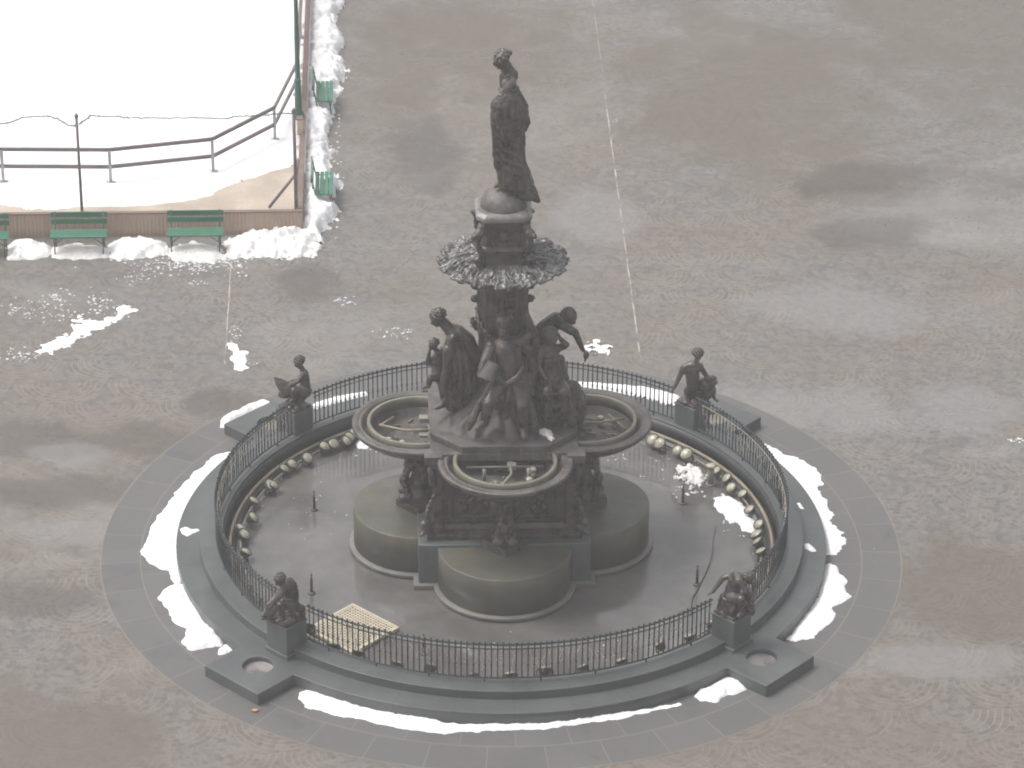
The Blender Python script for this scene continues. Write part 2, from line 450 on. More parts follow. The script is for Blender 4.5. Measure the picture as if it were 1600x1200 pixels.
bm = bmesh.new(); lathe(bm, [(4.96, .0), (5.158, .0), (5.158, .1), (5.0, .1), (4.96, .07)], 180, closed=True)
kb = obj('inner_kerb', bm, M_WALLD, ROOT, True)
bm = bmesh.new(); ring_tube(bm, 5.06, .135, .036, 200, k=10)
obj('supply_pipe', bm, M_PIPE, kb, True)
bm = bmesh.new(); ring_tube(bm, 4.86, .13, .02, 200)
for i in range(60): a = 2*PI*i/60; tube(bm, [(4.86*math.cos(a), 4.86*math.sin(a), .02), (4.86*math.cos(a), 4.86*math.sin(a), .13)], .012, 6)
obj('conduit', bm, M_PIPE_D, ROOT, True)

# ---------------------------------------------------------------- railing: four curved sections
RR_ = 5.3
SEC = ['back', 'left', 'front', 'right']
RL = {0: 'curved black iron railing on the step at the right of the pool',
      1: 'curved black iron railing on the step behind the statue column',
      2: 'curved black iron railing on the step at the left of the pool',
      3: 'curved black iron railing along the near edge of the pool, by the beige grating'}
base_t = None
tmp = bmesh.new(); tube(tmp, [(0, 0, H2+.07), (0, 0, H2+.735)], .0125, 6)
lathe(tmp, [(0, H2+.30), (.018, H2+.31), (.022, H2+.33), (.018, H2+.35), (0, H2+.36)], 6)
ball(tmp, (0, 0, H2+.772), (.023, .023, .026), None, 1)
bal0 = None
for k in range(4):
    a0, a1 = R(-45+90*k)+.052, R(45+90*k)-.052
    rt = thing('railing', RL[k], 'railing', (0, 0, H2), 'railings round the pool')
    bm = bmesh.new(); ring_tube(bm, RR_, H2+.745, .02, 90, a0, a1, 8); obj('top_rail', bm, M_IRON, rt, True)
    bm = bmesh.new(); ring_tube(bm, RR_, H2+.655, .011, 90, a0, a1, 6); obj('middle_rail', bm, M_IRON, rt, True)
    bm = bmesh.new(); ring_tube(bm, RR_, H2+.07, .017, 90, a0, a1, 8)
    for i in range(8):
        a = a0+(a1-a0)*(i+.5)/8
        tube(bm, [(RR_*math.cos(a), RR_*math.sin(a), H2-.01), (RR_*math.cos(a), RR_*math.sin(a), H2+.07)], .016, 6)
    obj('bottom_rail', bm, M_IRON, rt, True)
    NB = 74
    for i in range(NB):
        a = a0+(a1-a0)*(i+.5)/NB
        if bal0 is None:
            bal0 = obj('baluster', tmp, M_IRON, None); o = bal0
            bal0.data.transform(Matrix.Translation((0, 0, -H2)))
        else:
            o = bal0.copy(); COL.objects.link(o)
        o.parent = rt; o.location = (RR_*math.cos(a), RR_*math.sin(a), 0); o.rotation_euler = (rnd.uniform(-.012, .012), rnd.uniform(-.012, .012), a)

# pale strings of unlit lights hanging inside the railing
def light_string(a0, a1, n, label, seed):
    r_ = random.Random(seed); bm = bmesh.new()
    prev = None
    for i in range(n):
        a = a0+(a1-a0)*(i+r_.uniform(.1, .9))/n
        z = H2+.66; rr = 5.265; pts = []
        L = r_.uniform(.15, .55); m = int(L/.06)+2
        for q in range(m):
            pts.append((rr*math.cos(a)+r_.uniform(-.012, .012), rr*math.sin(a), z))
            z -= L/m; a += r_.uniform(-.006, .006)
        tube(bm, pts, .005, 4)
        for p in pts[1:]: ball(bm, p, .0095, None, 1)
    ring_tube(bm, 5.265, H2+.665, .005, 80, a0, a1, 4)
    o = obj('light_string', bm, M_STRING, None, origin=(0, 0, H2))
    return tag(o, label, 'string lights', 'light strings on the railings')
light_string(R(235), R(305), 95, 'string of small clear lights dangling inside the near railing', 1)
light_string(R(140), R(222), 70, 'string of small clear lights tangled on the left railing', 2)
light_string(R(-42), R(40), 70, 'string of small clear lights tangled on the right railing', 3)

# ---------------------------------------------------------------- pool lamps on the conduit
lamp = thing('pool_lamp', 'round pale pool lamp on the conduit along the inner wall of the pool', 'lamp', (0, 0, .02), 'round lamps ringing the pool')
def build_lamp(root):
    tilt = Matrix.Rotation(R(38), 4, 'Y')       # lens looks up and towards -x
    c = Vector((0, 0, .2))
    def T(b): 
        bmesh.ops.transform(b, matrix=Matrix.Translation(c) @ tilt.inverted(), verts=b.verts[:])
    b = bmesh.new(); lathe(b, [(0, -.13), (.05, -.125), (.085, -.06), (.115, 0), (.125, .005), (.125, .03), (.105, .034), (.1, .012)], 20); T(b); obj('housing', b, M_LAMPB, root, True)
    b = bmesh.new(); lathe(b, [(.102, .02), (.08, .04), (.04, .052), (0, .055)], 20); T(b); obj('lens', b, M_LENS, root, True)
    b = bmesh.new(); tube(b, [(0, .13, .2), (0, .13, .05), (0, 0, .03), (0, -.13, .05), (0, -.13, .2)], .012, 6); obj('bracket', b, M_LAMPB, root)
build_lamp(lamp)
lamp_px = [(499, 691.7), (509, 685), (524, 677), (542, 678), (467, 709), (443, 729), (411, 753), (424, 758), (395, 780), (384, 807), (368, 825), (376, 835), (376, 861),
           (1033, 678), (1049, 681), (1075, 693), (1086, 702), (1144, 743), (1166, 768), (1183, 793), (1128, 730), (1156, 757), (454, 722), (1190, 817), (1201, 835), (1189, 845), (1198, 860)]
spots = []
for px, py in lamp_px:
    p = G(px, py, .22); spots.append(math.atan2(p.y, p.x))
for i in range(15): spots.append(R(212)+R(116)*i/14+rnd.uniform(-.03, .03))
for i in range(9): spots.append(R(55)+R(70)*i/8+rnd.uniform(-.02, .02))
for i, a in enumerate(spots):
    o = lamp if i == 0 else copy_tree(lamp)
    rr = 4.80+rnd.uniform(-.08, .08)
    o.location = (rr*math.cos(a), rr*math.sin(a), .02); o.rotation_euler = (0, rnd.uniform(-.15, .15), a+rnd.uniform(-.4, .4)); o.scale = (1.0+rnd.uniform(-.1, .12),)*3

# ---------------------------------------------------------------- nozzles, standpipe, grating, cable
NZ = thing('fountain_nozzle', 'x', 'nozzle', (0, 0, .02), 'nozzles standing on the pool floor')
b = bmesh.new(); lathe(b, [(.0, .02), (.028, .02), (.026, .32), (.016, .34), (.016, .43), (.011, .45), (0, .45)], 10); obj('stem', b, M_LAMPB, NZ, True)
b = bmesh.new(); lathe(b, [(.016, .36), (.026, .37), (.026, .39), (.016, .4)], 10); obj('collar', b, M_PIPE_D, NZ, True)
b = bmesh.new(); lathe(b, [(.0, .025), (.07, .024), (.06, .045), (.03, .06), (0, .06)], 14); obj('base', b, M_RUST, NZ, True)
for i, (x, y, l) in enumerate(((-3.514, 1.304, 'slim brass nozzle on the pool floor left of the left drum'),
                               (3.522, 1.352, 'slim brass nozzle on the pool floor beside the dirty snow lumps'),
                               (-3.52, -1.711, 'slim brass nozzle on the pool floor behind the beige grating'),
                               (3.526, -1.621, 'slim brass nozzle on the pool floor next to the thin black cable'),
                               (-1.514, -3.816, 'slim brass nozzle behind the near railing, just right of the beige grating'))):
    o = NZ if i == 0 else copy_tree(NZ)
    o.location = (x, y, .02); o['label'] = l; o.rotation_euler = (0, 0, i*1.3)
p = G(1110, 757, .02)
SP = thing('standpipe', 'short thick grey standpipe with a flat cap by the lamps at the right', 'pipe', p)
b = bmesh.new(); lathe(b, [(0, p.z), (.062, p.z), (.062, .42), (0, .42)], 16, (p.x, p.y)); obj('pipe', b, M_PIPE_D, SP, True)
b = bmesh.new(); lathe(b, [(0, .42), (.1, .42), (.1, .45), (.06, .47), (0, .475)], 16, (p.x, p.y)); obj('cap', b, M_LENS, SP, True)
b = bmesh.new(); lathe(b, [(0, p.z+.001), (.1, p.z+.001), (.1, p.z+.03), (.06, p.z+.03)], 16, (p.x, p.y)); obj('flange', b, M_PIPE_D, SP)

gx, gy = -2.77, -3.03; gr = R(-45)
GT = thing('floor_grating', 'square beige lattice grating lying on the pool floor', 'grating', (gx, gy, .02))
b = bmesh.new()
for s in (-1, 1):
    box(b, (gx+s*.565*math.cos(gr), gy+s*.565*math.sin(gr), .075), (.05, 1.18, .05), gr)
    box(b, (gx-s*.565*math.sin(gr), gy+s*.565*math.cos(gr), .0755), (1.08, .05, .05), gr)
obj('frame', b, M_GRATE, GT)
b = bmesh.new()
for i in range(17):
    q = -.52+1.04*i/16
    box(b, (gx+q*math.cos(gr), gy+q*math.sin(gr), .078), (.026, 1.08, .03), gr)
    box(b, (gx-q*math.sin(gr), gy+q*math.cos(gr), .0765), (1.08, .026, .03), gr)
obj('lattice', b, M_GRATE, GT)
for i, (px, py) in enumerate(((1118, 838), (1114, 852), (1113, 868), (1106, 888), (1098, 905), (1091, 920), (1083, 932), (1080, 950), (1080, 962))):
    if i == 0: cpts = []
    cpts.append(G(px, py, .04)+Vector((.0, 0, .22 if i < 1 else (.08 if i < 3 else .0))))
b = bmesh.new()
sm = []
for i in range(len(cpts)-1):
    for q in range(4): sm.append(cpts[i].lerp(cpts[i+1], q/4)+Vector((.012*noise.noise(Vector((i+q*.25, 3, 1))), 0, 0)))
tube(b, sm, .009, 6)
tag(obj('cable', b, M_WIRE, None, True, origin=cpts[0]), 'thin black cable snaking over the wet pool floor at the right', 'cable')

# ---------------------------------------------------------------- the fountain itself
FT = thing('fountain', 'tall dark bronze fountain with four granite drums, bowls and a leafy crown under a statue', 'fountain', (0, 0, .02))
CEN = [(1.54, 0), (0, 1.54), (-1.54, 0), (0, -1.54)]
ZT = .86
for k, (cx, cy) in enumerate(CEN):
    b = bmesh.new(); lathe(b, [(0, .1), (1.215, .1), (1.215, ZT-.012), (1.203, ZT), (0, ZT)], 96, (cx, cy))
    dr = obj('drum', b, M_LOBE, FT, True)
    dr.data.polygons.foreach_set('use_smooth', [abs(p.normal.z) < .5 for p in dr.data.polygons])
    b = bmesh.new(); lathe(b, [(1.0, .02), (1.26, .02), (1.275, .05), (1.30, .06), (1.30, .105), (1.285, .12), (1.2, .125)], 96, (cx, cy)); obj('rim', b, M_LOBE2, dr)
b = bmesh.new(); box(b, (0, 0, .47), (3.14, 3.14, .895)); obj('granite_block', b, M_LOBE2 if False else M_PED, FT, bevel=.015)
b = bmesh.new(); box(b, (0, 0, .07), (3.32, 3.32, .1)); obj('foot_slab', b, M_LOBE2, FT, bevel=.015)

# bronze pedestal
b = bmesh.new()
def sq(bb, h, z0, z1, h2=None):
    h2 = h2 or h
    prism(bb, [(-h, -h), (h, -h), (h, h), (-h, h)], z0, z1, [(-h2, -h2), (h2, -h2), (h2, h2), (-h2, h2)])
sq(b, 1.41, .9175, 1.02); sq(b, 1.38, 1.02, 1.06, 1.30); sq(b, 1.27, 1.06, 1.16, 1.22); sq(b, 1.16, 1.16, 2.38)
sq(b, 1.16, 2.38, 2.5, 1.26)
ped = obj('pedestal', b, M_BRZ, FT, bevel=.012)
for sx in (-1, 1):
    for sy in (-1, 1):
        b = bmesh.new()
        box(b, (sx*1.2, sy*1.2, 1.72), (.19, .19, 1.5)); box(b, (sx*1.22, sy*1.22, 2.42), (.26, .26, .12)); box(b, (sx*1.22, sy*1.22, 1.1), (.27, .27, .14))
        # scroll and little seated lion at the foot of the corner
        for q in range(9):
            a = q/8; ball(b, (sx*(1.3+.11*math.sin(a*3.2)), sy*(1.3+.11*math.sin(a*3.2)), 1.15+.62*a), .075-.03*a, None, 1)
        ball(b, (sx*1.42, sy*1.36, 1.14), (.11, .09, .1)); ball(b, (sx*1.46, sy*1.40, 1.27), .075); tube(b, [(sx*1.42, sy*1.38, 1.1), (sx*1.53, sy*1.47, 1.06)], [.05, .035], 7)
        for q in range(5):
            a = q/4; ball(b, (sx*(1.31), sy*(1.31), 2.05+.25*a), .06+.03*math.sin(a*PI), None, 1)
        obj('corner_pilaster', remesh(b, .018, 1), M_BRZ, ped, True)
for k in range(4):
    b = bmesh.new(); a = k*PI/2; rm = Matrix.Rotation(a, 4, 'Z')
    for z, h in ((1.28, .05), (2.25, .05)): box(b, (0, -1.17, z), (1.9, .05, h))
    for s in (-1, 1): box(b, (s*.93, -1.17, 1.765), (.05, .05, .92))
    for q in range(40):
        x = rnd.uniform(-.8, .8); z = rnd.uniform(1.35, 2.15)
        ball(b, (x, -1.165, z), (rnd.uniform(.04, .1), .035, rnd.uniform(.06, .16)), None, 1)
    ball(b, (0, -1.24, 1.22), (.16, .1, .17)); ball(b, (0, -1.34, 1.2), (.08, .06, .08))
    bmesh.ops.transform(b, matrix=rm, verts=b.verts[:])
    obj('relief_panel', b, M_BRZ, ped, True)
# table slab with corner blocks
b = bmesh.new(); box(b, (0, 0, 2.6), (2.68, 2.68, .16))
for sx in (-1, 1):
    for sy in (-1, 1): box(b, (sx*1.285, sy*1.285, 2.595), (.33, .33, .158))
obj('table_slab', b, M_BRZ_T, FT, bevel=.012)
b = bmesh.new(); h, c = 1.33, .56
oc = [(-h+c, -h), (h-c, -h), (h, -h+c), (h, h-c), (h-c, h), (-h+c, h), (-h, h-c), (-h, -h+c)]
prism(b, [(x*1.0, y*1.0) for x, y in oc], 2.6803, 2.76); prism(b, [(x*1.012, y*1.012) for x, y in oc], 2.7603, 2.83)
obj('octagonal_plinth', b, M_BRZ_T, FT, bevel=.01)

# four bowls with pipes and lamps inside, each on a bracket
for k, (cx, cy) in enumerate(CEN):
    b = bmesh.new()
    prof = [(0, 2.0), (.25, 2.02), (.6, 2.14), (.95, 2.34), (1.13, 2.48), (1.19, 2.54), (1.215, 2.57), (1.21, 2.625), (1.19, 2.635), (1.1, 2.63), (1.09, 2.615), (1.075, 2.63), (1.04, 2.625),
            (1.025, 2.5), (.9, 2.49), (.84, 2.42), (.8, 2.3), (.5, 2.24), (0, 2.22)]
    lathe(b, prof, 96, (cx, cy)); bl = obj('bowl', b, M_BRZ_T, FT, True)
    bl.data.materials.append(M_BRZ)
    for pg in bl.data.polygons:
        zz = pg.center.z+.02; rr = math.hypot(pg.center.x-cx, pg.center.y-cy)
        if (zz < 2.61 and rr > 1.05 and pg.normal.z < .3) or pg.normal.z < -.2: pg.material_index = 1  # underside shade put into the colour: darker bronze on these faces
    b = bmesh.new(); lathe(b, [(.87, 2.45), (.935, 2.45), (.935, 2.655), (.925, 2.665), (.885, 2.665), (.87, 2.655)], 96, (cx, cy), closed=True)
    obj('inner_ring', b, M_RINGP, bl, True)
    rr_ = random.Random(k+3)
    ang = math.atan2(cy, cx)
    def L(u, v, z): return (cx+u*math.cos(ang)-v*math.sin(ang), cy+u*math.sin(ang)+v*math.cos(ang), z)
    b = bmesh.new()
    tube(b, [L(-.5, .1, 2.5), L(.25, .1, 2.5), L(.72, -.12*(1 if k != 0 else -2), 2.5)], .026, 8)
    tube(b, [L(.72, -.12, 2.47), L(.45, -.5*(1 if k == 2 else -1), 2.45)], .022, 8)
    if k in (1, 3): tube(b, [L(.1, -.38, 2.3), L(.1, -.38, 2.52)], .03, 8); tube(b, [L(.15, .42, 2.3), L(.15, .42, 2.56)], .042, 10); tube(b, [L(-.2, -.7, 2.4), L(-.2, .7, 2.4)], .025, 8)
    else: tube(b, [L(-.2, -.65, 2.4), L(-.2, .6, 2.4)], .02, 8); tube(b, [L(0., .55, 2.35), L(.6, .35, 2.35)], .018, 8)
    obj('supply_pipe', b, M_PIPE_D if k in (1, 3) else M_PIPE, bl, True)
    for (u, v) in ((.30, .42), (.55, .3), (-.05, .5), (.3, -.62))[: 3 if k != 2 else 2]:
        b = bmesh.new(); q = L(u*(1 if k else 1), v, 2.42); ball(b, q, (.07, .07, .05)); tube(b, [(q[0], q[1], 2.25), (q[0], q[1], 2.4)], .05, 10); obj('bowl_lamp', b, M_LENS, bl, True)
    b = bmesh.new(); q = L(-.1, -.38 if k == 2 else .12, 2.47); box(b, q, (.16, .16, .1), ang); 
    if k != 3: q = L(-.1, .3, 2.5); box(b, q, (.17, .12, .05), ang)
    obj('junction_box', b, M_PIPE_D, bl, bevel=.008)
    b = bmesh.new()
    for q in range(26):
        u, v = rr_.uniform(-.65, .65), rr_.uniform(-.65, .65)
        if u*u+v*v > .5: continue
        p3 = L(u, v, 2.27+.05*(u*u+v*v)); box(b, p3, (rr_.uniform(.03, .2), rr_.uniform(.02, .05), .03), rr_.uniform(0, 3))
    obj('debris', b, M_PIPE_D, bl)
    # bracket
    b = bmesh.new()
    prism(b, [L(*p, 0)[:2] for p in ((.44, 0), (0, .44), (-.44, 0), (0, -.44))], ZT+.0005, ZT+.15, [L(*p, 0)[:2] for p in ((.42, 0), (0, .42), (-.42, 0), (0, -.42))])
    br = obj('bracket', b, M_BRZ, FT, bevel=.02)
    b = bmesh.new()
    lathe(b, [(0, ZT+.1), (.26, ZT+.1), (.25, 1.15), (.19, 1.28), (.15, 1.5), (.12, 1.75), (.13, 1.92), (.2, 2.04), (.34, 2.12), (0, 2.13)], 24, L(-.02, 0, 0)[:2])
    for s in (-1, 1):
        for q in range(10):
            a = q/9; ball(b, L(.10+.16*math.sin(a*4.), s*(.12+.05*math.cos(a*5)), 1.05+.9*a), .1-.055*a, None, 1)
    for s in (-1, 1): ball(b, L(.27, s*.13, 1.1), (.12, .1, .1)); ball(b, L(-.1, s*.2, 1.6), (.09, .09, .2))
    ball(b, L(.26, 0, 1.38), (.1, .1, .13)); ball(b, L(.2, 0, 1.72), (.08, .08, .16))
    sb = remesh(b, .02, 2); rough_up(sb, .02, 9, k); obj('dolphin_support', sb, M_BRZ, br, True)

# rocky mound under the figures
b = bmesh.new(); N, K = 160, 26; rows = []
for j in range(K):
    f = j/(K-1); rows.append([])
    for i in range(N):
        a = 2*PI*i/N
        edge = 1.20*min(1.08, 1/max(abs(math.cos(a)), abs(math.sin(a)))**.8)
        r = edge*(1-f)+.4*f
        nz = noise.fractal(Vector((math.cos(a)*r*2.2, math.sin(a)*r*2.2, 1.7)), 1., 2., 4)
        st = .07*math.sin(a*21+2*noise.noise(Vector((math.cos(a)*2, math.sin(a)*2, f*2))))*(1-f)*min(1, f*5)
        z = 2.825+.75*f**1.5+(.13*nz+st)*min(1, f*6)*(.4+.6*(1-f))
        rows[-1].append(b.verts.new((r*math.cos(a), r*math.sin(a), max(2.82, z))))
for j in range(K-1):
    for i in range(N): b.faces.new((rows[j][i], rows[j][(i+1) % N], rows[j+1][(i+1) % N], rows[j+1][i]))
obj('rock_mound', b, M_MOUND, FT, True)

# column
b = bmesh.new()
N = 96; rows = []
zs = [3.2+2.6*i/52 for i in range(53)]
for z in zs:
    f = (z-3.2)/2.6; rb = .40+.05*f
    row = []
    for i in range(N):
        a = 2*PI*i/N
        oct_ = 1/max(abs(math.cos((a % (PI/4))-PI/8)), .01)*math.cos(PI/8)*1.03
        r = rb*oct_+.016*math.cos(a*24)+.03*noise.fractal(Vector((math.cos(a)*3, math.sin(a)*3, z*2.4)), 1, 2, 3)
        row.append(b.verts.new((r*math.cos(a), r*math.sin(a), z)))
    rows.append(row)
for j in range(len(rows)-1):
    for i in range(N): b.faces.new((rows[j][i], rows[j][(i+1) % N], rows[j+1][(i+1) % N], rows[j+1][i]))
b.faces.new(rows[0][::-1]); b.faces.new(rows[-1])
clm = obj('column', b, M_BRZ, FT, True)
b = bmesh.new()
for q in range(120):
    a = q*2.399; z = 4.0+1.72*((q*.618) % 1); r = .455+.02*math.sin(q)
    ball(b, (r*math.cos(a), r*math.sin(a), z), (.045, .045, .06), Matrix.Rotation(a, 3, 'Z'), 1)
for a0 in (.1, PI-.1, PI/2, -PI/2+.3):
    for z in (5.1, 5.36): ball(b, (.5*math.cos(a0), .5*math.sin(a0), z), (.085, .07, .075)); tube(b, [(.4*math.cos(a0), .4*math.sin(a0), z-.1), (.52*math.cos(a0), .52*math.sin(a0), z)], .04, 7)
sb = remesh(b, .016, 1); rough_up(sb, .012, 20); obj('vine', sb, M_BRZ, clm, True)

# leafy crown
b = bmesh.new(); N, K = 420, 44; rows = []; und = []
for j in range(K):
    f = j/(K-1); rows.append([]); und.append([])
    for i in range(N):
        a = 2*PI*i/N
        lobe = abs(math.cos(a*8+.4)); sub = math.cos(a*48+noise.noise(Vector((math.cos(a)*4, math.sin(a)*4, 0)))*3)
        rm = 1.10+.075*lobe+.022*sub+.05*noise.noise(Vector((math.cos(a)*6, math.sin(a)*6, 4)))
        r = .36+(rm-.36)*f
        v3 = Vector((r*math.cos(a), r*math.sin(a), 0))
        z = 5.99-.09*f*f+.055*(lobe-.5)*min(1, f*2)+.02*sub*f+.04*noise.fractal(v3*7, 1, 2, 4)*(.35+f)+.03*math.sin(f*26+lobe*5)*f
        rows[j].append(b.verts.new((v3.x, v3.y, z)))
        und[j].append(b.verts.new((v3.x, v3.y, z-.03-.16*(1-f))))
for L_ in (rows, und):
    for j in range(K-1):
        for i in range(N): b.faces.new((L_[j][i], L_[j][(i+1) % N], L_[j+1][(i+1) % N], L_[j+1][i]))
for i in range(N): b.faces.new((rows[-1][i], rows[-1][(i+1) % N], und[-1][(i+1) % N], und[-1][i]))
cr_ = obj('leaf_crown', b, M_LEAF, FT, True)
b = bmesh.new()
for q in range(64):                       # raised ribs and serrated tips of the broad leaves
    a = 2*PI*q/64+.03*math.sin(q*3.3); pts = []; rad = []
    lobe = abs(math.cos(a*8+.4)); r1 = 1.12+.075*lobe+.03*math.sin(q*5.1); r0 = .5+.2*((q*.618) % 1)
    for e in range(7):
        f = e/6; r = r0+(r1-r0)*f; g = (r-.36)/.76
        pts.append((r*math.cos(a+.03*math.sin(f*5+q)), r*math.sin(a+.03*math.sin(f*5+q)), 5.99-.09*g*g+.055*(lobe-.5)*min(1, g*2)+.025*math.sin(f*9+q)))
        rad.append(.021*(1-f)**.5*(.6+.4*math.sin(q*1.7)**2)+.009)
    tube(b, pts, rad, 6)
    ball(b, (r1*.93*math.cos(a+.05), r1*.93*math.sin(a+.05), 5.905+.05*(lobe-.5)), (.04, .04, .022), None, 1)
sb = remesh(b, .012, 1); rough_up(sb, .006, 22); obj('leaf_rib', sb, M_LEAF, cr_, True)

# upper pedestal
b = bmesh.new()
def oct8(h, c): return [(-h+c, -h), (h-c, -h), (h, -h+c), (h, h-c), (h-c, h), (-h+c, h), (-h, h-c), (-h, -h+c)]
prism(b, oct8(.44, .1), 5.8, 6.26, oct8(.42, .1)); prism(b, oct8(.455, .1), 6.26, 6.33, oct8(.41, .1)); prism(b, oct8(.385, .1), 6.33, 6.72); prism(b, oct8(.40, .1), 6.72, 6.83, oct8(.47, .12))
up = obj('upper_pedestal', b, M_BRZ, FT, bevel=.01)
b = bmesh.new(); prism(b, oct8(.47, .14), 6.8305, 6.86, oct8(.5, .15)); prism(b, oct8(.5, .15), 6.8603, 6.93, oct8(.5, .15)); prism(b, oct8(.5, .15), 6.9303, 6.985, oct8(.46, .15)); obj('cap_slab', b, M_BRZ_L, up, bevel=.012)  # wet sky reflection on the cap is put into its pale bronze colour
for sx in (-1, 1):
    for sy in (-1, 1):
        b = bmesh.new()
        for q in range(12):
            a = q/11; o_ = .36+.13*math.sin(a*PI*.95+.1)*(.5+.6*a); ball(b, (sx*o_, sy*o_, 6.1+.68*a), .085-.02*math.sin(a*PI), None, 1)
        ball(b, (sx*.45, sy*.45, 6.62), .1); ball(b, (sx*.47, sy*.47, 6.12), (.1, .1, .09)); ball(b, (sx*.53, sy*.53, 6.6), .05)
        sb = remesh(b, .014, 1); rough_up(sb, .02, 16); obj('console', sb, M_BRZ, up, True)
for k in range(4):
    b = bmesh.new()
    lathe(b, [(.0, .0), (.17, .0), (.2, .025), (.23, .0), (.25, .02), (.26, 0)], 28); ball(b, (0, 0, .02), (.1, .12, .06))
    bmesh.ops.transform(b, matrix=Matrix.Rotation(k*PI/2, 4, 'Z') @ Matrix.Translation((0, -.387, 6.52)) @ Matrix.Rotation(PI/2, 4, 'X'), verts=b.verts[:])
    obj('medallion', b, M_BRZ, up, True)
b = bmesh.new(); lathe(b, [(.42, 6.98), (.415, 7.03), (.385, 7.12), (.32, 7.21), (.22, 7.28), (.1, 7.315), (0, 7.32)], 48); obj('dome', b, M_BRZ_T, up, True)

# ---------------------------------------------------------------- statues
class Fig:
    def __init__(s, name, label, base, voxel=.016, group=None):
        s.root = thing(name, label, 'statue', base, group); s.v = voxel
        s.body = bmesh.new(); s.extra = []; s.robe = bmesh.new(); s.has_robe = False; s.hair = bmesh.new(); s.has_hair = False; s.hands = []
    def chain(s, pts, where='body'):
        b = getattr(s, where)
        P = [(W(p[0], p[1], p[2]) if len(p) == 4 else Vector(p[0]), p[-1]) for p in pts]
        if where == 'robe': s.has_robe = True
        if where == 'hair': s.has_hair = True
        for (p0, r0), (p1, r1) in zip(P, P[1:]):
            tube(b, [p0, p1], [r0, r1], 12)
        for p, r in P: ball(b, p, r, None, 2)
    def ell(s, px, py, Y, r, where='body', rot=None):
        if where == 'robe': s.has_robe = True
        if where == 'hair': s.has_hair = True
        ball(getattr(s, where), W(px, py, Y), r, rot, 3)
    def loft(s, rings, k=14, amp=.09, twist=.6, where='robe', seed=0):
        b = getattr(s, where); s.has_robe = True
        P = [(W(px, py, Y), rx, ry) for px, py, Y, rx, ry in rings]
        # resample
        out = []
        for (p0, x0, y0), (p1, x1, y1) in zip(P, P[1:]):
            for q in range(10):
                f = q/10; out.append((p0.lerp(p1, f), x0+(x1-x0)*f, y0+(y1-y0)*f))
        out.append(P[-1]); n = 120; rows = []
        T = len(out)
        for j, (c, rx, ry) in enumerate(out):
            f = j/(T-1); row = []
            for i in range(n):
                a = 2*PI*i/n
                w = math.cos(k*a+twist*3*f+2.2*noise.noise(Vector((math.cos(a), math.sin(a), f*2+seed))))+.6*math.cos(k*.5*a-twist*5*f+seed)
                m = 1+amp*w*min(1., .25+f*1.2)
                row.append(b.verts.new(c+Vector((rx*m*math.cos(a), ry*m*math.sin(a), 0))))
            rows.append(row)
        for j in range(T-1):
            for i in range(n): b.faces.new((rows[j][i], rows[j][(i+1) % n], rows[j+1][(i+1) % n], rows[j+1][i]))
        b.faces.new(rows[0][::-1]); b.faces.new(rows[-1])
    def head(s, px, py, Y, Rr, face, hair='short', up=(0, 0, 1)):
        c = W(px, py, Y); f = Vector(face).normalized(); u = Vector(up); u = (u-f*u.dot(f)).normalized(); sd = f.cross(u)
        rot = Matrix((sd, f, u)).transposed(); b = s.body
        def at(x, y, z): return c+sd*(x*Rr)+f*(y*Rr)+u*(z*Rr)
        ball(b, at(0, -.08, .15), (Rr*.86, Rr*1.0, Rr*.92), rot, 3)
        ball(b, at(0, .3, -.38), (Rr*.66, Rr*.62, Rr*.72), rot, 3)
        ball(b, at(0, .62, -.92), (Rr*.28, Rr*.26, Rr*.22), rot)
        ball(b, at(0, .98, -.22), (Rr*.14, Rr*.2, Rr*.3), rot); ball(b, at(0, .84, .2), (Rr*.55, Rr*.14, Rr*.12), rot)
        ball(b, at(0, .88, -.62), (Rr*.24, Rr*.12, Rr*.1), rot)
        for q in (-1, 1):
            ball(b, at(q*.33, .8, .02), Rr*.14); ball(b, at(q*.86, -.05, -.1), (Rr*.1, Rr*.18, Rr*.26), rot)
        h = s.hair; s.has_hair = True
        if hair in ('short', 'bun', 'curly'):
            ball(h, at(0, -.2, .28), (Rr*.98, Rr*1.02, Rr*.92), rot, 3)
            nn = 46 if hair == 'curly' else 26
            for q in range(nn):
                z = 1-1.25*(q+.5)/nn; a = q*2.399; rr = math.sqrt(max(0, 1-z*z))
                y = rr*math.sin(a)-.2
                if y > .62 and z < .45: continue
                ball(h, at(rr*math.cos(a)*.98, y*1.02, .25+z*.92), Rr*(.24 if hair == 'curly' else .2), None, 1)
            if hair == 'bun': ball(h, at(0, -1.15, .3), (Rr*.45, Rr*.5, Rr*.42), rot); ball(h, at(0, -.75, .3), Rr*.45)
        elif hair == 'beard':
            for q in range(22):
                a = PI*(q/21); ball(h, at(math.cos(a)*.85, -.3+.1*math.sin(q*5), .2+math.sin(a)*.75), Rr*.25, None, 1)
            for q in range(14): ball(h, at(rnd.uniform(-.45, .45), rnd.uniform(.45, .85), rnd.uniform(-1.45, -.7)), Rr*.2, None, 1)
            ball(h, at(0, .6, -1.05), (Rr*.5, Rr*.32, Rr*.5), rot)
        elif hair == 'fringe':
            for q in range(18):
                a = PI*(.95+1.1*q/17); ball(h, at(math.cos(a)*.9, math.sin(a)*.9-.05, -.05+.12*math.sin(q*2)), Rr*.2, None, 1)
            for q in range(8): ball(h, at(rnd.uniform(-.35, .35), rnd.uniform(.5, .8), rnd.uniform(-1.2, -.85)), Rr*.17, None, 1)
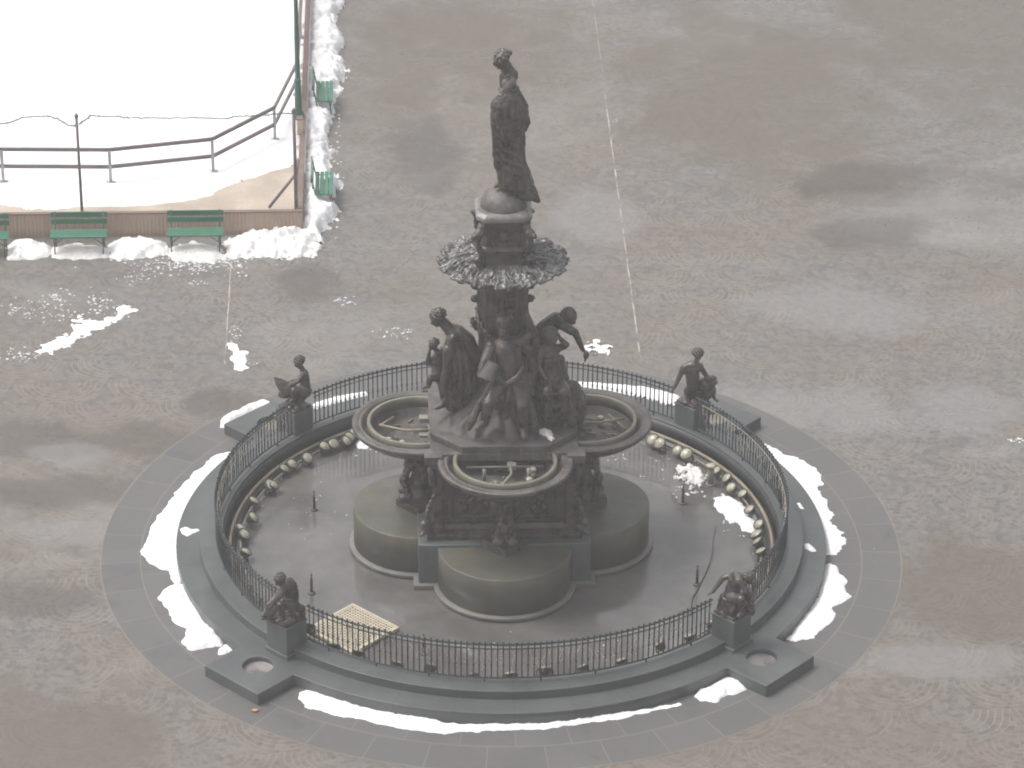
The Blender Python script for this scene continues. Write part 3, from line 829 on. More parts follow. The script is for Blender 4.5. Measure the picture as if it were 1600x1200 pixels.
    def hand(s, p, d, nrm, L=.17, curl=.5):
        """palm, four fingers of different lengths and a thumb leaving the side of the palm"""
        b = bmesh.new(); d = Vector(d).normalized(); n = Vector(nrm); n = (n-d*n.dot(d)).normalized(); sd = d.cross(n)
        rot = Matrix((sd, d, n)).transposed()
        ball(b, p+d*(L*.26), (L*.22, L*.3, L*.1), rot)
        for i, (o, ln) in enumerate(((-.15, .42), (-.05, .48), (.05, .45), (.15, .36))):
            q = p+d*(L*.48)+sd*(o*L*1.15); pts = [q]; dd = d.copy()
            for e in range(3):
                ang = curl*(.35+.35*e); dd = (dd*math.cos(ang)-n*math.sin(ang)).normalized()
                q = q+dd*(ln*L*(.45, .32, .25)[e]); pts.append(q)
            tube(b, pts, [L*.055, L*.052, L*.046, L*.034], 6)
        q = p+d*(L*.12)-sd*(L*.18)
        tube(b, [q, q+(d*.6-sd*.7)*L*.22, q+(d*.9-sd*.62-n*.25)*L*.38], [L*.07, L*.06, L*.042], 6)
        s.hands.append(b)
    def part(s, name, b, mat, smooth=True): s.extra.append((name, b, mat, smooth))
    def done(s, mat=None, robe_mat=None):
        mat = mat or M_BRZ
        b = remesh(s.body, s.v, 2); rough_up(b, .006, 14, 2)
        for h in s.hands:
            me = bpy.data.meshes.new('h'); h.to_mesh(me); h.free(); b.from_mesh(me); bpy.data.meshes.remove(me)
        bo = obj('body', b, mat, s.root, True)
        if s.has_robe:
            b = remesh(s.robe, s.v, 1); rough_up(b, .02, 5, 5); rough_up(b, .008, 17, 1); obj('robe', b, robe_mat or mat, s.root, True)
        if s.has_hair:
            b = remesh(s.hair, s.v*.7, 1); rough_up(b, .01, 30, 1); obj('hair', b, mat, bo, True)
        for n_, b, m_, sm_ in s.extra: obj(n_, b, m_, s.root, sm_)
        return s.root

# --- the woman on top, facing left with both arms held out sideways
f = Fig('bronze_statue', 'tall bronze woman in a long robe on the dome at the very top', (0, 0, 7.3), .016)
f.head(782.5, 92.5, 0, .142, (-.9, -.3, -.32), 'bun')
f.chain([(787, 97, 0, .1), (792, 107, 0, .115), (797, 118, 0, .15)])
f.chain([(784, 118, 0, .05), (788, 128, 0, .1)])
f.chain([(797, 126, -.2, .1), (795, 130, 0, .145), (798, 125, .2, .1)])
f.chain([(794, 140, 0, .15), (795, 160, 0, .145), (797, 182, 0, .17)])
f.chain([(788, 146, -.08, .075), (788, 144, .08, .075)])
f.chain([(798, 127, -.2, .095), (796, 133, -.48, .075), (789, 140, -.72, .058), (785, 144, -.85, .045)])
f.chain([(800, 131, .2, .075), (800, 136, .42, .055), (796, 138, .62, .045), (792, 139, .74, .034)])
f.hand(W(785, 144, -.85), (-.35, -.9, -.15), (0, .1, 1), .24, .25); f.hand(W(792, 139, .74), (-.35, .9, -.1), (0, -.1, 1), .19, .25)
f.chain([(790, 262, -.02, .12), (783, 284, -.05, .07), (775, 291, -.1, .045)])
f.loft([(795, 134, 0, .17, .2), (795, 150, 0, .2, .23), (796, 172, 0, .23, .24), (796, 200, 0, .25, .25), (796, 225, 0, .265, .25), (798, 250, 0, .27, .26), (802, 272, 0, .29, .28), (806, 288, .0, .30, .30)], 13, .085, 1.2)
f.chain([(808, 270, 0, .2), (818, 288, .0, .17), (830, 303, .0, .12), (841, 314, .0, .045)], 'robe')
f.chain([(800, 280, -.15, .15), (815, 298, -.12, .12), (828, 308, -.1, .08)], 'robe')
# cloth slung over the near arm and falling from both arms
f.loft([(793, 146, -.3, .16, .08), (794, 165, -.36, .28, .12), (795, 182, -.36, .30, .12), (798, 194, -.33, .28, .1), (806, 200, -.3, .17, .07)], 11, .09, .4, seed=4)
f.chain([(778, 150, -.3, .03), (770, 164, -.3, .045), (769, 178, -.28, .05), (772, 200, -.25, .05), (774, 240, -.22, .06), (777, 262, -.15, .06)], 'robe')
f.chain([(806, 140, -.2, .06), (813, 155, -.2, .075), (820, 175, -.2, .075), (824, 192, -.2, .05), (821, 204, -.2, .025)], 'robe')
f.loft([(800, 134, .3, .1, .07), (806, 165, .36, .22, .1), (806, 185, .36, .22, .1)], 9, .1, .4, seed=9)
for q in range(4): f.chain([(774+q*2, 205+q*14, -.26, .03), (790, 222+q*14, -.3, .03), (812, 232+q*14, -.26, .03)], 'robe')
f.done()

# --- man with a bucket on the near side
f = Fig('bronze_statue', 'bearded bronze man with a tipped bucket and one raised arm, in front of the column', (0, -.9, 2.86), .015, 'figures round the column')
f.head(787.5, 503, -.86, .148, (-.25, -.9, .18), 'beard')
f.chain([(788, 512, -.78, .09), (788, 524, -.72, .1)])
f.chain([(768, 543, -.74, .095), (788, 537, -.7, .14), (811, 534, -.62, .095)])
f.chain([(789, 545, -.74, .2), (792, 565, -.78, .2), (796, 588, -.82, .2)])
f.chain([(768, 541, -.74, .11), (757, 566, -.92, .09), (750, 586, -1.06, .06)])
f.chain([(811, 534, -.62, .11), (831, 519, -.55, .095), (824, 494, -.6, .06)])
f.hand(W(750, 586, -1.0), (.15, -.4, -.9), (-1, 0, 0), .18, .7); f.hand(W(824, 492, -.6), (-.2, -.1, 1), (0, -1, 0), .18, .4)
f.chain([(782, 598, -.88, .15), (764, 630, -1.17, .125), (757, 660, -1.08, .085), (746, 669, -1.27, .055)])
f.chain([(808, 600, -.86, .15), (816, 634, -1.14, .125), (817, 668, -1.05, .085), (819, 684, -1.24, .055)])
f.loft([(791, 540, -.64, .24, .16), (796, 572, -.70, .27, .2), (801, 594, -.74, .31, .24), (801, 614, -.80, .34, .27), (800, 622, -.80, .33, .26)], 15, .11, .9, seed=1)
f.loft([(800, 590, -.58, .26, .14), (801, 625, -.6, .34, .17), (803, 655, -.62, .43, .2), (803, 676, -.66, .48, .22)], 17, .11, .6, seed=11)
f.chain([(772, 598, -.95, .085), (752, 628, -1.0, .07), (738, 655, -1.05, .075), (733, 668, -1.1, .06)], 'robe')
f.chain([(812, 600, -.95, .11), (826, 632, -1.0, .1), (834, 660, -1.0, .09)], 'robe')
f.chain([(806, 530, -.55, .1), (826, 545, -.55, .09), (832, 575, -.6, .1), (828, 610, -.7, .1)], 'robe')
f.chain([(775, 590, -1.0, .06), (790, 602, -1.05, .06), (806, 592, -1.0, .06), (818, 575, -.9, .05)], 'robe')
f.chain([(822, 500, -.52, .07), (834, 520, -.5, .09), (838, 545, -.5, .08)], 'robe')
b = bmesh.new(); p0, p1 = W(771, 567, -1.08), W(759, 593, -1.22); ax = (p1-p0); Lb = ax.length; q = Vector((0, 0, 1)).rotation_difference(ax.normalized()).to_matrix().to_4x4()
lathe(b, [(0, 0), (.11, 0), (.155, Lb), (.168, Lb+.005), (.145, Lb+.005), (.1, .02), (0, .02)], 24); bmesh.ops.transform(b, matrix=Matrix.Translation(p0) @ q, verts=b.verts[:])
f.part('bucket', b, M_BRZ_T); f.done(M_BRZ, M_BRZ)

# --- woman leading a child, left of the column
f = Fig('bronze_statue', 'stooping bronze woman in a heavy robe leading a child, left of the column', (-.95, -.1, 2.86), .015, 'figures round the column')
f.head(684, 496.5, -.15, .14, (-.85, -.25, -.45), 'curly')
f.chain([(692, 503, -.15, .1), (701, 513, -.15, .11), (710, 522, -.15, .15)])
f.chain([(702, 514, -.15, .1), (716, 518, -.15, .13), (729, 532, -.15, .16), (738, 552, -.13, .14)], 'robe')
f.chain([(708, 528, -.38, .09), (710, 526, -.15, .14), (714, 526, .08, .09)])
f.chain([(708, 540, -.15, .16), (712, 565, -.15, .16), (716, 590, -.15, .17)])
f.chain([(706, 530, -.38, .085), (702, 556, -.46, .065), (694, 580, -.42, .045)])
f.chain([(712, 528, .06, .08), (696, 540, .06, .06), (686, 550, .0, .045)])
f.hand(W(694, 580, -.42), (-.4, 0, -.9), (-.8, -.3, 0), .17, .5); f.hand(W(686, 550, 0), (-.9, -.1, -.3), (0, 0, 1), .17, .5)
f.chain([(704, 608, -.2, .1), (698, 622, -.22, .07), (691, 633, -.26, .052), (681, 638, -.32, .035)])
f.chain([(722, 610, 0, .1), (712, 628, 0, .07), (706, 634, -.05, .05)])
f.loft([(711, 524, -.14, .15, .22), (715, 545, -.14, .25, .27), (719, 570, -.14, .31, .29), (718, 598, -.12, .33, .3), (718, 618, -.1, .32, .3), (720, 634, -.06, .29, .28)], 14, .11, 1.0, seed=2)
f.chain([(724, 522, -.15, .1), (738, 542, -.15, .1), (743, 568, -.12, .1), (738, 600, -.1, .12)], 'robe')
f.chain([(699, 545, -.42, .08), (697, 572, -.44, .075), (694, 598, -.42, .07), (695, 612, -.38, .06)], 'robe')
f.chain([(700, 590, -.38, .08), (706, 612, -.36, .08), (712, 628, -.32, .08)], 'robe')
f.done()

f = Fig('bronze_statue', 'small naked bronze child stepping beside the stooping woman', (-1.2, -.15, 2.86), .012, 'figures round the column')
f.head(677, 538, -.25, .092, (-.8, -.45, -.1), 'curly')
f.chain([(681, 546, -.23, .05), (684, 552, -.2, .065)])
f.chain([(680, 555, -.32, .055), (685, 553, -.22, .075), (689, 555, -.12, .055)])
f.chain([(685, 560, -.22, .1), (684, 575, -.22, .095), (685, 590, -.22, .105)])
f.chain([(680, 555, -.32, .055), (668, 566, -.36, .04), (671, 549, -.42, .032)])
f.chain([(689, 555, -.12, .055), (682, 569, -.34, .042), (667, 569, -.4, .03)])
f.hand(W(671, 549, -.42), (.2, -.2, .9), (0, -1, 0), .1, .5); f.hand(W(667, 569, -.4), (-.6, -.1, .6), (0, -1, 0), .1, .5)
f.chain([(681, 590, -.28, .085), (672, 590, -.4, .065), (670, 603, -.36, .045), (662, 606, -.42, .032)])
f.chain([(688, 592, -.16, .085), (691, 612, -.2, .062), (694, 632, -.16, .042), (688, 637, -.2, .03)])
f.done()

# --- right of the column: old man bending out with a cup, girl in front
f = Fig('bronze_statue', 'bald bronze old man leaning out with a cup in his outstretched hand', (1.0, .1, 2.86), .015, 'figures round the column')
f.head(889, 493, .0, .155, (.72, -.45, -.5), 'fringe')
f.chain([(880, 498, .0, .085), (872, 503, .0, .1)])
f.chain([(880, 508, -.2, .1), (870, 500, .02, .15), (868, 498, .25, .1)])
f.chain([(866, 504, .02, .17), (853, 512, .02, .165), (840, 524, .02, .16)])
f.chain([(880, 508, -.2, .1), (893, 517, -.28, .085), (898, 518, -.26, .07), (906, 536, -.26, .058), (911, 547, -.26, .042)])
f.chain([(868, 498, .25, .09), (850, 520, .3, .07), (846, 545, .25, .05)])
f.hand(W(911, 547, -.26), (.6, -.1, -.7), (.4, .1, .8), .17, .8); f.hand(W(846, 545, .25), (0, -.1, -1), (1, 0, 0), .17, .5)
f.chain([(842, 530, .05, .15), (862, 560, -.05, .12), (868, 600, .02, .085), (872, 630, -.05, .06)])
f.chain([(842, 530, .15, .15), (876, 575, .15, .12), (882, 605, .15, .085), (890, 632, .1, .06)])
f.loft([(842, 518, .08, .19, .22), (849, 545, .1, .25, .24), (856, 575, .12, .26, .25), (864, 602, .12, .30, .27), (874, 626, .1, .35, .28), (880, 644, .05, .36, .3)], 13, .1, .8, seed=6)
f.ell(901, 624, .05, (.19, .24, .2), 'robe'); f.ell(903, 640, .0, (.17, .24, .2), 'robe')
b = bmesh.new(); p0, p1 = W(917, 549, -.28), W(914, 565, -.28); ax = p1-p0; Lb = ax.length; q = Vector((0, 0, 1)).rotation_difference(ax.normalized()).to_matrix().to_4x4()
lathe(b, [(0, 0), (.03, 0), (.055, Lb*.25), (.05, Lb*.55), (.02, Lb*.75), (.018, Lb), (0, Lb)], 16); bmesh.ops.transform(b, matrix=Matrix.Translation(p0) @ q, verts=b.verts[:])
f.part('cup', b, M_BRZ); f.done()

f = Fig('bronze_statue', 'seated bronze girl in draped skirt, in front of the bald old man', (.85, -.5, 2.86), .015, 'figures round the column')
f.head(861, 525, -.48, .135, (.45, -.75, .2), 'curly')
f.chain([(860, 534, -.45, .06), (859, 541, -.43, .07)])
f.chain([(846, 546, -.5, .08), (859, 546, -.42, .12), (873, 544, -.35, .08)])
f.chain([(859, 552, -.44, .14), (860, 570, -.46, .13), (862, 588, -.48, .15)])
f.chain([(873, 544, -.35, .075), (885, 539, -.42, .06), (876, 530, -.45, .042)])
f.chain([(846, 546, -.5, .075), (840, 570, -.58, .058), (850, 588, -.7, .042)])
f.hand(W(876, 530, -.45), (-.4, 0, .8), (0, -1, 0), .15, .5); f.hand(W(850, 588, -.7), (.6, -.4, -.5), (0, -.4, .9), .15, .5)
f.chain([(855, 592, -.5, .12), (855, 612, -.82, .09), (853, 645, -.75, .06), (850, 657, -.85, .045)])
f.chain([(872, 592, -.5, .12), (878, 612, -.78, .09), (878, 645, -.7, .06), (880, 657, -.8, .045)])
f.loft([(859, 556, -.44, .16, .17), (861, 582, -.46, .19, .19), (865, 602, -.48, .29, .24), (868, 628, -.48, .34, .24), (870, 652, -.5, .37, .25), (872, 668, -.52, .37, .26)], 14, .11, 1.1, seed=3)
f.chain([(856, 592, -.5, .13), (856, 612, -.92, .125), (854, 640, -.88, .09), (852, 656, -.82, .075)], 'robe')
f.chain([(872, 594, -.5, .13), (882, 613, -.88, .125), (882, 640, -.84, .09), (881, 656, -.78, .075)], 'robe')
f.chain([(856, 606, -.95, .035), (868, 618, -.9, .04), (882, 606, -.92, .035)], 'robe'); f.chain([(854, 622, -.97, .03), (868, 636, -.9, .04), (884, 624, -.94, .03)], 'robe'); f.chain([(854, 640, -.94, .03), (868, 652, -.86, .04), (884, 640, -.9, .03)], 'robe')
f.chain([(876, 560, -.4, .08), (880, 585, -.42, .09), (884, 604, -.45, .1)], 'robe')
f.chain([(893, 608, -.3, .18), (900, 632, -.3, .18), (898, 655, -.32, .17)], 'robe')
f.done()

# --- figure on the far side, mostly hidden by the column
f = Fig('bronze_statue', 'bronze figure behind the column, only a raised hand with a cup showing at its left', (-.1, .9, 2.86), .018, 'figures round the column')
f.head(790, 470, .85, .13, (-.3, .9, 0), 'curly')
f.chain([(790, 482, .8, .07), (790, 492, .8, .08)]); f.chain([(772, 496, .8, .09), (790, 494, .8, .14), (808, 496, .8, .09)])
f.chain([(790, 505, .8, .17), (790, 530, .82, .16), (790, 555, .85, .17)])
f.chain([(772, 496, .8, .085), (755, 517, .72, .065), (742, 511, .66, .045)]); f.chain([(808, 496, .8, .085), (815, 525, .8, .065), (806, 545, .95, .045)])
f.hand(W(742, 511, .66), (-.4, -.1, .8), (0, -1, 0), .17, .6); f.hand(W(806, 545, .95), (-.3, .3, -.9), (0, 1, 0), .17, .5)
f.loft([(790, 498, .8, .2, .16), (790, 530, .82, .24, .2), (790, 570, .88, .33, .27), (790, 610, .92, .42, .32)], 14, .08, .9, seed=8)
b = bmesh.new(); p0 = W(741, 508, .62); lathe(b, [(0, p0.z), (.05, p0.z), (.075, p0.z+.13), (.065, p0.z+.13), (.04, p0.z+.02), (0, p0.z+.02)], 14, (p0.x, p0.y))
tube(b, [p0+Vector((.05, 0, .1)), p0+Vector((.11, 0, .14)), p0+Vector((.06, 0, .02))], .014, 6); f.part('cup', b, M_BRZ); f.done()

# ---------------------------------------------------------------- corner pedestals
PL = {0: ('short granite pedestal under the boy with his back turned, far right', 'FR'), 1: ('short granite pedestal under the boy with the upturned shell, far left', 'FL'),
      2: ('short granite pedestal under the crouching boy, near left corner', 'NL'), 3: ('short granite pedestal under the boy with the long arm, near right corner', 'NR')}
PR = 5.53
for k in range(4):
    t = R(45+90*k); cx, cy = PR*math.cos(t), PR*math.sin(t)
    pd = thing('stone_pedestal', PL[k][0], 'pedestal', (cx, cy, H1), 'corner pedestals of the surround')
    b = bmesh.new(); box(b, (cx, cy, .53), (.5, .5, .59), t); obj('shaft', b, M_PED, pd, bevel=.012)
    b = bmesh.new(); box(b, (cx, cy, .27), (.56, .56, .076), t); obj('base', b, M_PED, pd, bevel=.01)
    b = bmesh.new(); box(b, (cx, cy, .842), (.525, .525, .034), t); obj('cap', b, M_PED, pd, bevel=.008)
ZP = .859
def figbase(f, t, seed):
    cx, cy = PR*math.cos(t), PR*math.sin(t)
    b = bmesh.new(); box(b, (cx, cy, ZP+.03), (.47, .47, .055), t)
    for q in range(8): ball(b, (cx+rnd.uniform(-.15, .15), cy+rnd.uniform(-.15, .15), ZP+.06), (.1, .1, .06))
    sb = remesh(b, .016, 1); rough_up(sb, .012, 12, seed); f.part('base', sb, M_BRZ)
# near left: crouching boy
f = Fig('bronze_statue', 'crouching bronze boy with bowed curly head on the near left corner pedestal', (-3.91, -3.91, ZP), .010, 'boys on the corner pedestals')
Y = -3.93
f.head(437, 906, Y-.1, .098, (-.72, -.45, -.5), 'curly')
f.chain([(443, 912, Y-.05, .055), (447, 914, Y, .065)]); f.chain([(446, 915, Y-.14, .07), (451, 911, Y, .1), (454, 908, Y+.13, .07)])
f.chain([(453, 915, Y, .125), (456, 928, Y+.02, .13), (455, 943, Y+.02, .14)])
f.chain([(446, 915, Y-.14, .065), (437, 932, Y-.22, .05), (425, 946, Y-.2, .036), (418, 954, Y-.18, .03)])
f.chain([(453, 909, Y+.13, .062), (432, 932, Y+.1, .05), (420, 945, Y+.0, .036)])
f.hand(W(418, 954, Y-.18), (-.6, 0, -.8), (-.5, -.4, .5), .12, .4); f.hand(W(420, 945, Y), (-.6, 0, -.8), (-.5, -.4, .5), .12, .4)
f.chain([(455, 945, Y-.1, .1), (438, 946, Y-.3, .075), (443, 966, Y-.22, .055), (434, 971, Y-.3, .04)])
f.chain([(457, 946, Y+.1, .1), (471, 951, Y-.05, .075), (474, 962, Y+.1, .055), (476, 958, Y+.2, .04)])
b = bmesh.new(); ball(b, W(418, 960, Y-.1), (.12, .13, .075)); ball(b, W(412, 962, Y-.25), .045); ball(b, W(424, 955, Y-.02), (.1, .12, .06))
for q in range(4): ball(b, W(412+q*5, 967, Y-.2+.1*(q % 2)), (.05, .03, .025))
sb = remesh(b, .01, 1); rough_up(sb, .012, 24); f.part('turtle', sb, M_BRZ)
figbase(f, R(225), 3); f.done()
# near right: boy bending, long arm out to the left
f = Fig('bronze_statue', 'bending bronze boy stretching one arm backwards on the near right corner pedestal', (3.91, -3.91, ZP), .010, 'boys on the corner pedestals')
f.head(1170, 903, Y-.08, .098, (.5, -.6, -.55), 'curly')
f.chain([(1163, 903, Y-.03, .055), (1158, 903, Y, .07)]); f.chain([(1154, 907, Y-.15, .07), (1152, 901, Y, .1), (1146, 899, Y+.12, .07)])
f.chain([(1150, 907, Y, .13), (1145, 918, Y, .125), (1142, 932, Y, .14)])
f.chain([(1146, 899, Y+.12, .062), (1130, 903, Y+.14, .05), (1121, 915, Y+.1, .04), (1114, 925, Y+.05, .03)])
f.chain([(1156, 907, Y-.15, .062), (1166, 924, Y-.24, .05), (1174, 936, Y-.2, .036)])
f.hand(W(1114, 925, Y+.05), (-.8, 0, -.4), (0, 0, 1), .12, .5); f.hand(W(1174, 936, Y-.2), (.3, 0, -.9), (.6, -.4, 0), .12, .4)
f.chain([(1142, 934, Y-.1, .1), (1158, 936, Y-.3, .078), (1160, 956, Y-.22, .055), (1154, 963, Y-.32, .04)])
f.chain([(1143, 936, Y+.12, .1), (1170, 930, Y+.05, .078), (1175, 948, Y+.02, .055), (1178, 955, Y-.08, .04)])
f.loft([(1142, 930, Y, .17, .17), (1142, 944, Y, .23, .22), (1144, 956, Y, .25, .24)], 9, .08, .8)
b = bmesh.new()
tube(b, [W(1176, 915, Y-.1), W(1180, 925, Y-.15), (W(1175, 938, Y-.28)), W(1168, 950, Y-.25), W(1176, 960, Y-.1)], [.02, .035, .04, .045, .03], 8); ball(b, W(1177, 912, Y-.1), (.045, .05, .035))
f.part('snake', b, M_BRZ); figbase(f, R(315), 4); f.done()
# far left: boy with shell, seen in profile facing left
Y = 3.91
f = Fig('bronze_statue', 'bronze boy in profile holding an upturned shell on the far left corner pedestal', (-3.91, 3.91, ZP), .010, 'boys on the corner pedestals')
f.head(467.5, 566, Y-.02, .105, (-.85, -.2, -.45), 'curly')
f.chain([(471, 574, Y, .052), (474, 580, Y, .06)]); f.chain([(474, 585, Y-.13, .062), (475, 583, Y, .09), (477, 582, Y+.13, .062)])
f.chain([(475, 588, Y, .105), (477, 600, Y, .105), (476, 612, Y, .13)])
f.chain([(473, 586, Y-.13, .058), (466, 596, Y-.2, .046), (455, 600, Y-.16, .034)]); f.chain([(476, 584, Y+.13, .058), (466, 594, Y+.16, .046), (453, 597, Y+.12, .034)])
f.hand(W(455, 600, Y-.16), (-.9, .1, -.2), (0, -.3, 1), .12, .5); f.hand(W(453, 597, Y+.12), (-.9, 0, -.2), (0, 0, 1), .12, .5)
f.chain([(476, 613, Y-.1, .1), (459, 611, Y-.22, .08), (462, 624, Y-.2, .055), (454, 627, Y-.22, .04)])
f.chain([(476, 613, Y+.1, .1), (458, 610, Y+.14, .08), (456, 622, Y+.14, .055), (449, 626, Y+.14, .04)])
f.ell(474, 612, Y, (.17, .17, .13), 'robe'); f.ell(466, 618, Y, (.2, .18, .1), 'robe')
b = bmesh.new()
tp = W(429, 589, Y); rings = [(tp, .015), (W(434, 595, Y), .07), (W(441, 602, Y), .12), (W(450, 608, Y), .15), (W(460, 612, Y), .14), (W(470, 615, Y), .1)]
tube(b, [p for p, _ in rings], [r for _, r in rings], 16); ball(b, W(445, 615, Y), (.14, .12, .1))
sb = remesh(b, .01, 2); rough_up(sb, .01, 14); f.part('shell', sb, M_BRZ); figbase(f, R(135), 5); f.done()
# far right: boy with his back to us and an animal at his side
f = Fig('bronze_statue', 'bronze boy seen from behind with an animal at his side, far right corner pedestal', (3.91, 3.91, ZP), .010, 'boys on the corner pedestals')
f.head(1090.5, 553.5, Y+.02, .11, (.45, .75, -.2), 'curly')
f.chain([(1089, 562, Y, .055), (1086, 568, Y, .065)]); f.chain([(1069, 574, Y, .068), (1082, 571, Y, .1), (1094, 572, Y+.03, .068)])
f.chain([(1082, 578, Y, .14), (1083, 592, Y, .125), (1083, 606, Y, .145)])
f.chain([(1077, 578, Y-.02, .1), (1080, 596, Y, .1)])
f.chain([(1068, 575, Y, .065), (1061, 590, Y-.04, .052), (1055, 603, Y-.08, .036), (1051, 609, Y-.1, .03)]); f.chain([(1094, 573, Y+.03, .062), (1101, 583, Y+.05, .05), (1106, 592, Y+.02, .036)])
f.hand(W(1052, 608, Y-.1), (-.6, -.2, -.6), (0, 0, 1), .12, .3); f.hand(W(1106, 592, Y+.02), (.5, 0, -.6), (0, 0, 1), .12, .5)
f.chain([(1077, 610, Y, .11), (1074, 612, Y+.3, .08), (1074, 628, Y+.3, .055)]); f.chain([(1089, 610, Y, .11), (1092, 611, Y+.3, .08), (1092, 628, Y+.3, .055)])
b = bmesh.new()
for c in (((1100, 602, Y), (.13, .14, .16)), ((1106, 594, Y), (.1, .1, .11)), ((1111, 600, Y), (.09, .1, .13)), ((1113, 612, Y), (.08, .09, .12)), ((1104, 616, Y), (.12, .12, .12)), ((1112, 591, Y), (.075, .08, .07)), ((1117, 597, Y-.03), (.055, .05, .04))):
    ball(b, W(*c[0]), c[1])
tube(b, [W(1114, 594, Y), W(1119, 591, Y+.02), W(1118.5, 586, Y+.03)], [.03, .022, .008], 6); tube(b, [W(1106, 590, Y), W(1104, 585, Y)], [.03, .012], 6)
tube(b, [W(1114, 612, Y), W(1117, 624, Y-.05), W(1121, 627, Y-.1)], [.05, .035, .03], 7)
sb = remesh(b, .01, 1); rough_up(sb, .016, 20); f.part('animal', sb, M_BRZ); figbase(f, R(45), 6); f.done()

# ---------------------------------------------------------------- snow
def pip(x, y, P):
    c = False; j = len(P)-1
    for i in range(len(P)):
        if (P[i][1] > y) != (P[j][1] > y) and x < (P[j][0]-P[i][0])*(y-P[i][1])/(P[j][1]-P[i][1])+P[i][0]: c = not c
        j = i
    return c
def edist(x, y, P):
    best = 1e9; j = len(P)-1
    for i in range(len(P)):
        ax, ay = P[j]; bx, by = P[i]; dx, dy = bx-ax, by-ay
        L2 = dx*dx+dy*dy or 1e-9; t = max(0, min(1, ((x-ax)*dx+(y-ay)*dy)/L2))
        d = (x-ax-t*dx)**2+(y-ay-t*dy)**2
        if d < best: best = d
        j = i
    return math.sqrt(best)
def snow_bm(bm, P, H, w=.15, step=.035, z0=0., jag=.05, lump=.35, seed=0., js=5.):
    x0, x1 = min(p[0] for p in P)-.1, max(p[0] for p in P)+.1; y0, y1 = min(p[1] for p in P)-.1, max(p[1] for p in P)+.1
    nx, ny = int((x1-x0)/step)+2, int((y1-y0)/step)+2
    g = {}
    for j in range(ny):
        for i in range(nx):
            x, y = x0+i*step, y0+j*step
            d = edist(x, y, P); d = d if pip(x, y, P) else -d
            if d < -.16: continue
            d += jag*noise.fractal(Vector((x*js, y*js, seed)), 1., 2., 4)
            if d < -1.8*step: continue
            if d > 0:
                h = H*(1-math.exp(-d/w))*(1+lump*noise.fractal(Vector((x*3.1, y*3.1, seed+7)), 1., 2., 4))+.02*min(1, d*20)*noise.fractal(Vector((x*14, y*14, seed)), 1, 2, 3)
                h = max(h, .004)
            else: h = d*1.2
            g[i, j] = bm.verts.new((x, y, z0+h))
    for (i, j), v in list(g.items()):
        q = (g.get((i+1, j)), g.get((i+1, j+1)), g.get((i, j+1)))
        if all(q): bm.faces.new((v, *q))
def px_poly(pts, z=0.): return [tuple(G(x, y, z)[:2]) for x, y in pts]
SN = 'snow banks round the steps'
def bank(label, pts, H, name='snow_bank', mat=None, z=0., group=SN, poly=None, **kw):
    P = poly or px_poly(pts, z); bm = bmesh.new(); snow_bm(bm, P, H, z0=z, **kw)
    if not bm.faces: bm.free(); return
    c = (sum(p[0] for p in P)/len(P), sum(p[1] for p in P)/len(P), z)
    return tag(obj(name, bm, mat or M_SNOW, None, True, origin=c), label, 'snow bank', group)
bank('long wide white snow bank along the left of the lower step',
     [(362, 706), (345, 708), (328, 716), (318, 728), (304, 738), (284, 758), (268, 778), (252, 800), (234, 826), (228, 844), (221, 862), (224, 872), (244, 888), (264, 893), (268, 906), (275, 914), (290, 910), (292, 870), (296, 830), (310, 790), (335, 750), (372, 712)], .10, seed=1)
bank('oblong snow heap below the long left bank, just above the rounded heap', [(278, 913), (257, 920), (246, 935), (260, 952), (272, 974), (290, 982), (308, 984), (328, 980), (312, 945), (298, 915)], .14, seed=2)
bank('rounded snow heap left of the near left corner platform', [(312, 978), (292, 985), (284, 1000), (290, 1014), (305, 1018), (330, 1013), (347, 1010), (350, 1003), (340, 987), (328, 976)], .15, seed=3)
bank('smallest snow lump, touching the near left corner platform', [(348, 1008), (342, 1014), (339, 1025), (350, 1023), (366, 1016), (357, 1006)], .12, seed=4, jag=.03)
bank('long ribbon of snow along the front of the lower step',
     [(466, 1080), (464, 1088), (474, 1104), (500, 1112), (537, 1121), (566, 1125), (612, 1137), (659, 1143), (694, 1148), (737, 1144), (800, 1142), (850, 1140), (912, 1131), (975, 1123), (1012, 1114), (1050, 1107), (1069, 1101), (1060, 1098), (1025, 1106), (975, 1111), (912, 1121), (850, 1130), (737, 1131), (690, 1129), (669, 1118), (628, 1115), (566, 1104), (531, 1091), (500, 1081), (480, 1078)], .07, seed=5, w=.1)
bank('wedge of snow in the notch left of the near right corner platform', [(1082, 1088), (1094, 1096), (1119, 1097), (1137, 1088), (1168, 1078), (1160, 1066), (1140, 1056), (1110, 1070)], .11, seed=6, w=.1)
bank('ragged snow bank right of the near right corner platform', [(1229, 1000), (1244, 1005), (1254, 999), (1272, 996), (1292, 980), (1304, 968), (1306, 958), (1300, 948), (1318, 944), (1330, 932), (1324, 922), (1324, 908), (1311, 896), (1308, 886), (1296, 881), (1286, 884), (1280, 912), (1270, 944), (1250, 962), (1232, 988)], .11, seed=7, jag=.07)
bank('long snow bank along the right of the lower step, its far end dirty', [(1190, 690), (1214, 702), (1236, 713), (1256, 721), (1272, 730), (1284, 744), (1288, 756), (1279, 762), (1284, 772), (1292, 784), (1304, 810), (1301, 818), (1316, 832), (1322, 850), (1310, 868), (1284, 869), (1282, 840), (1270, 800), (1248, 758), (1212, 720)], .09, seed=8, jag=.08)
bank('thin bar of snow along the outer edge of the far left corner platform', [(343, 669), (346, 655), (370, 643), (410, 625), (421, 627), (424, 634), (373, 656), (358, 668)], .13, seed=9, w=.07, jag=.03)
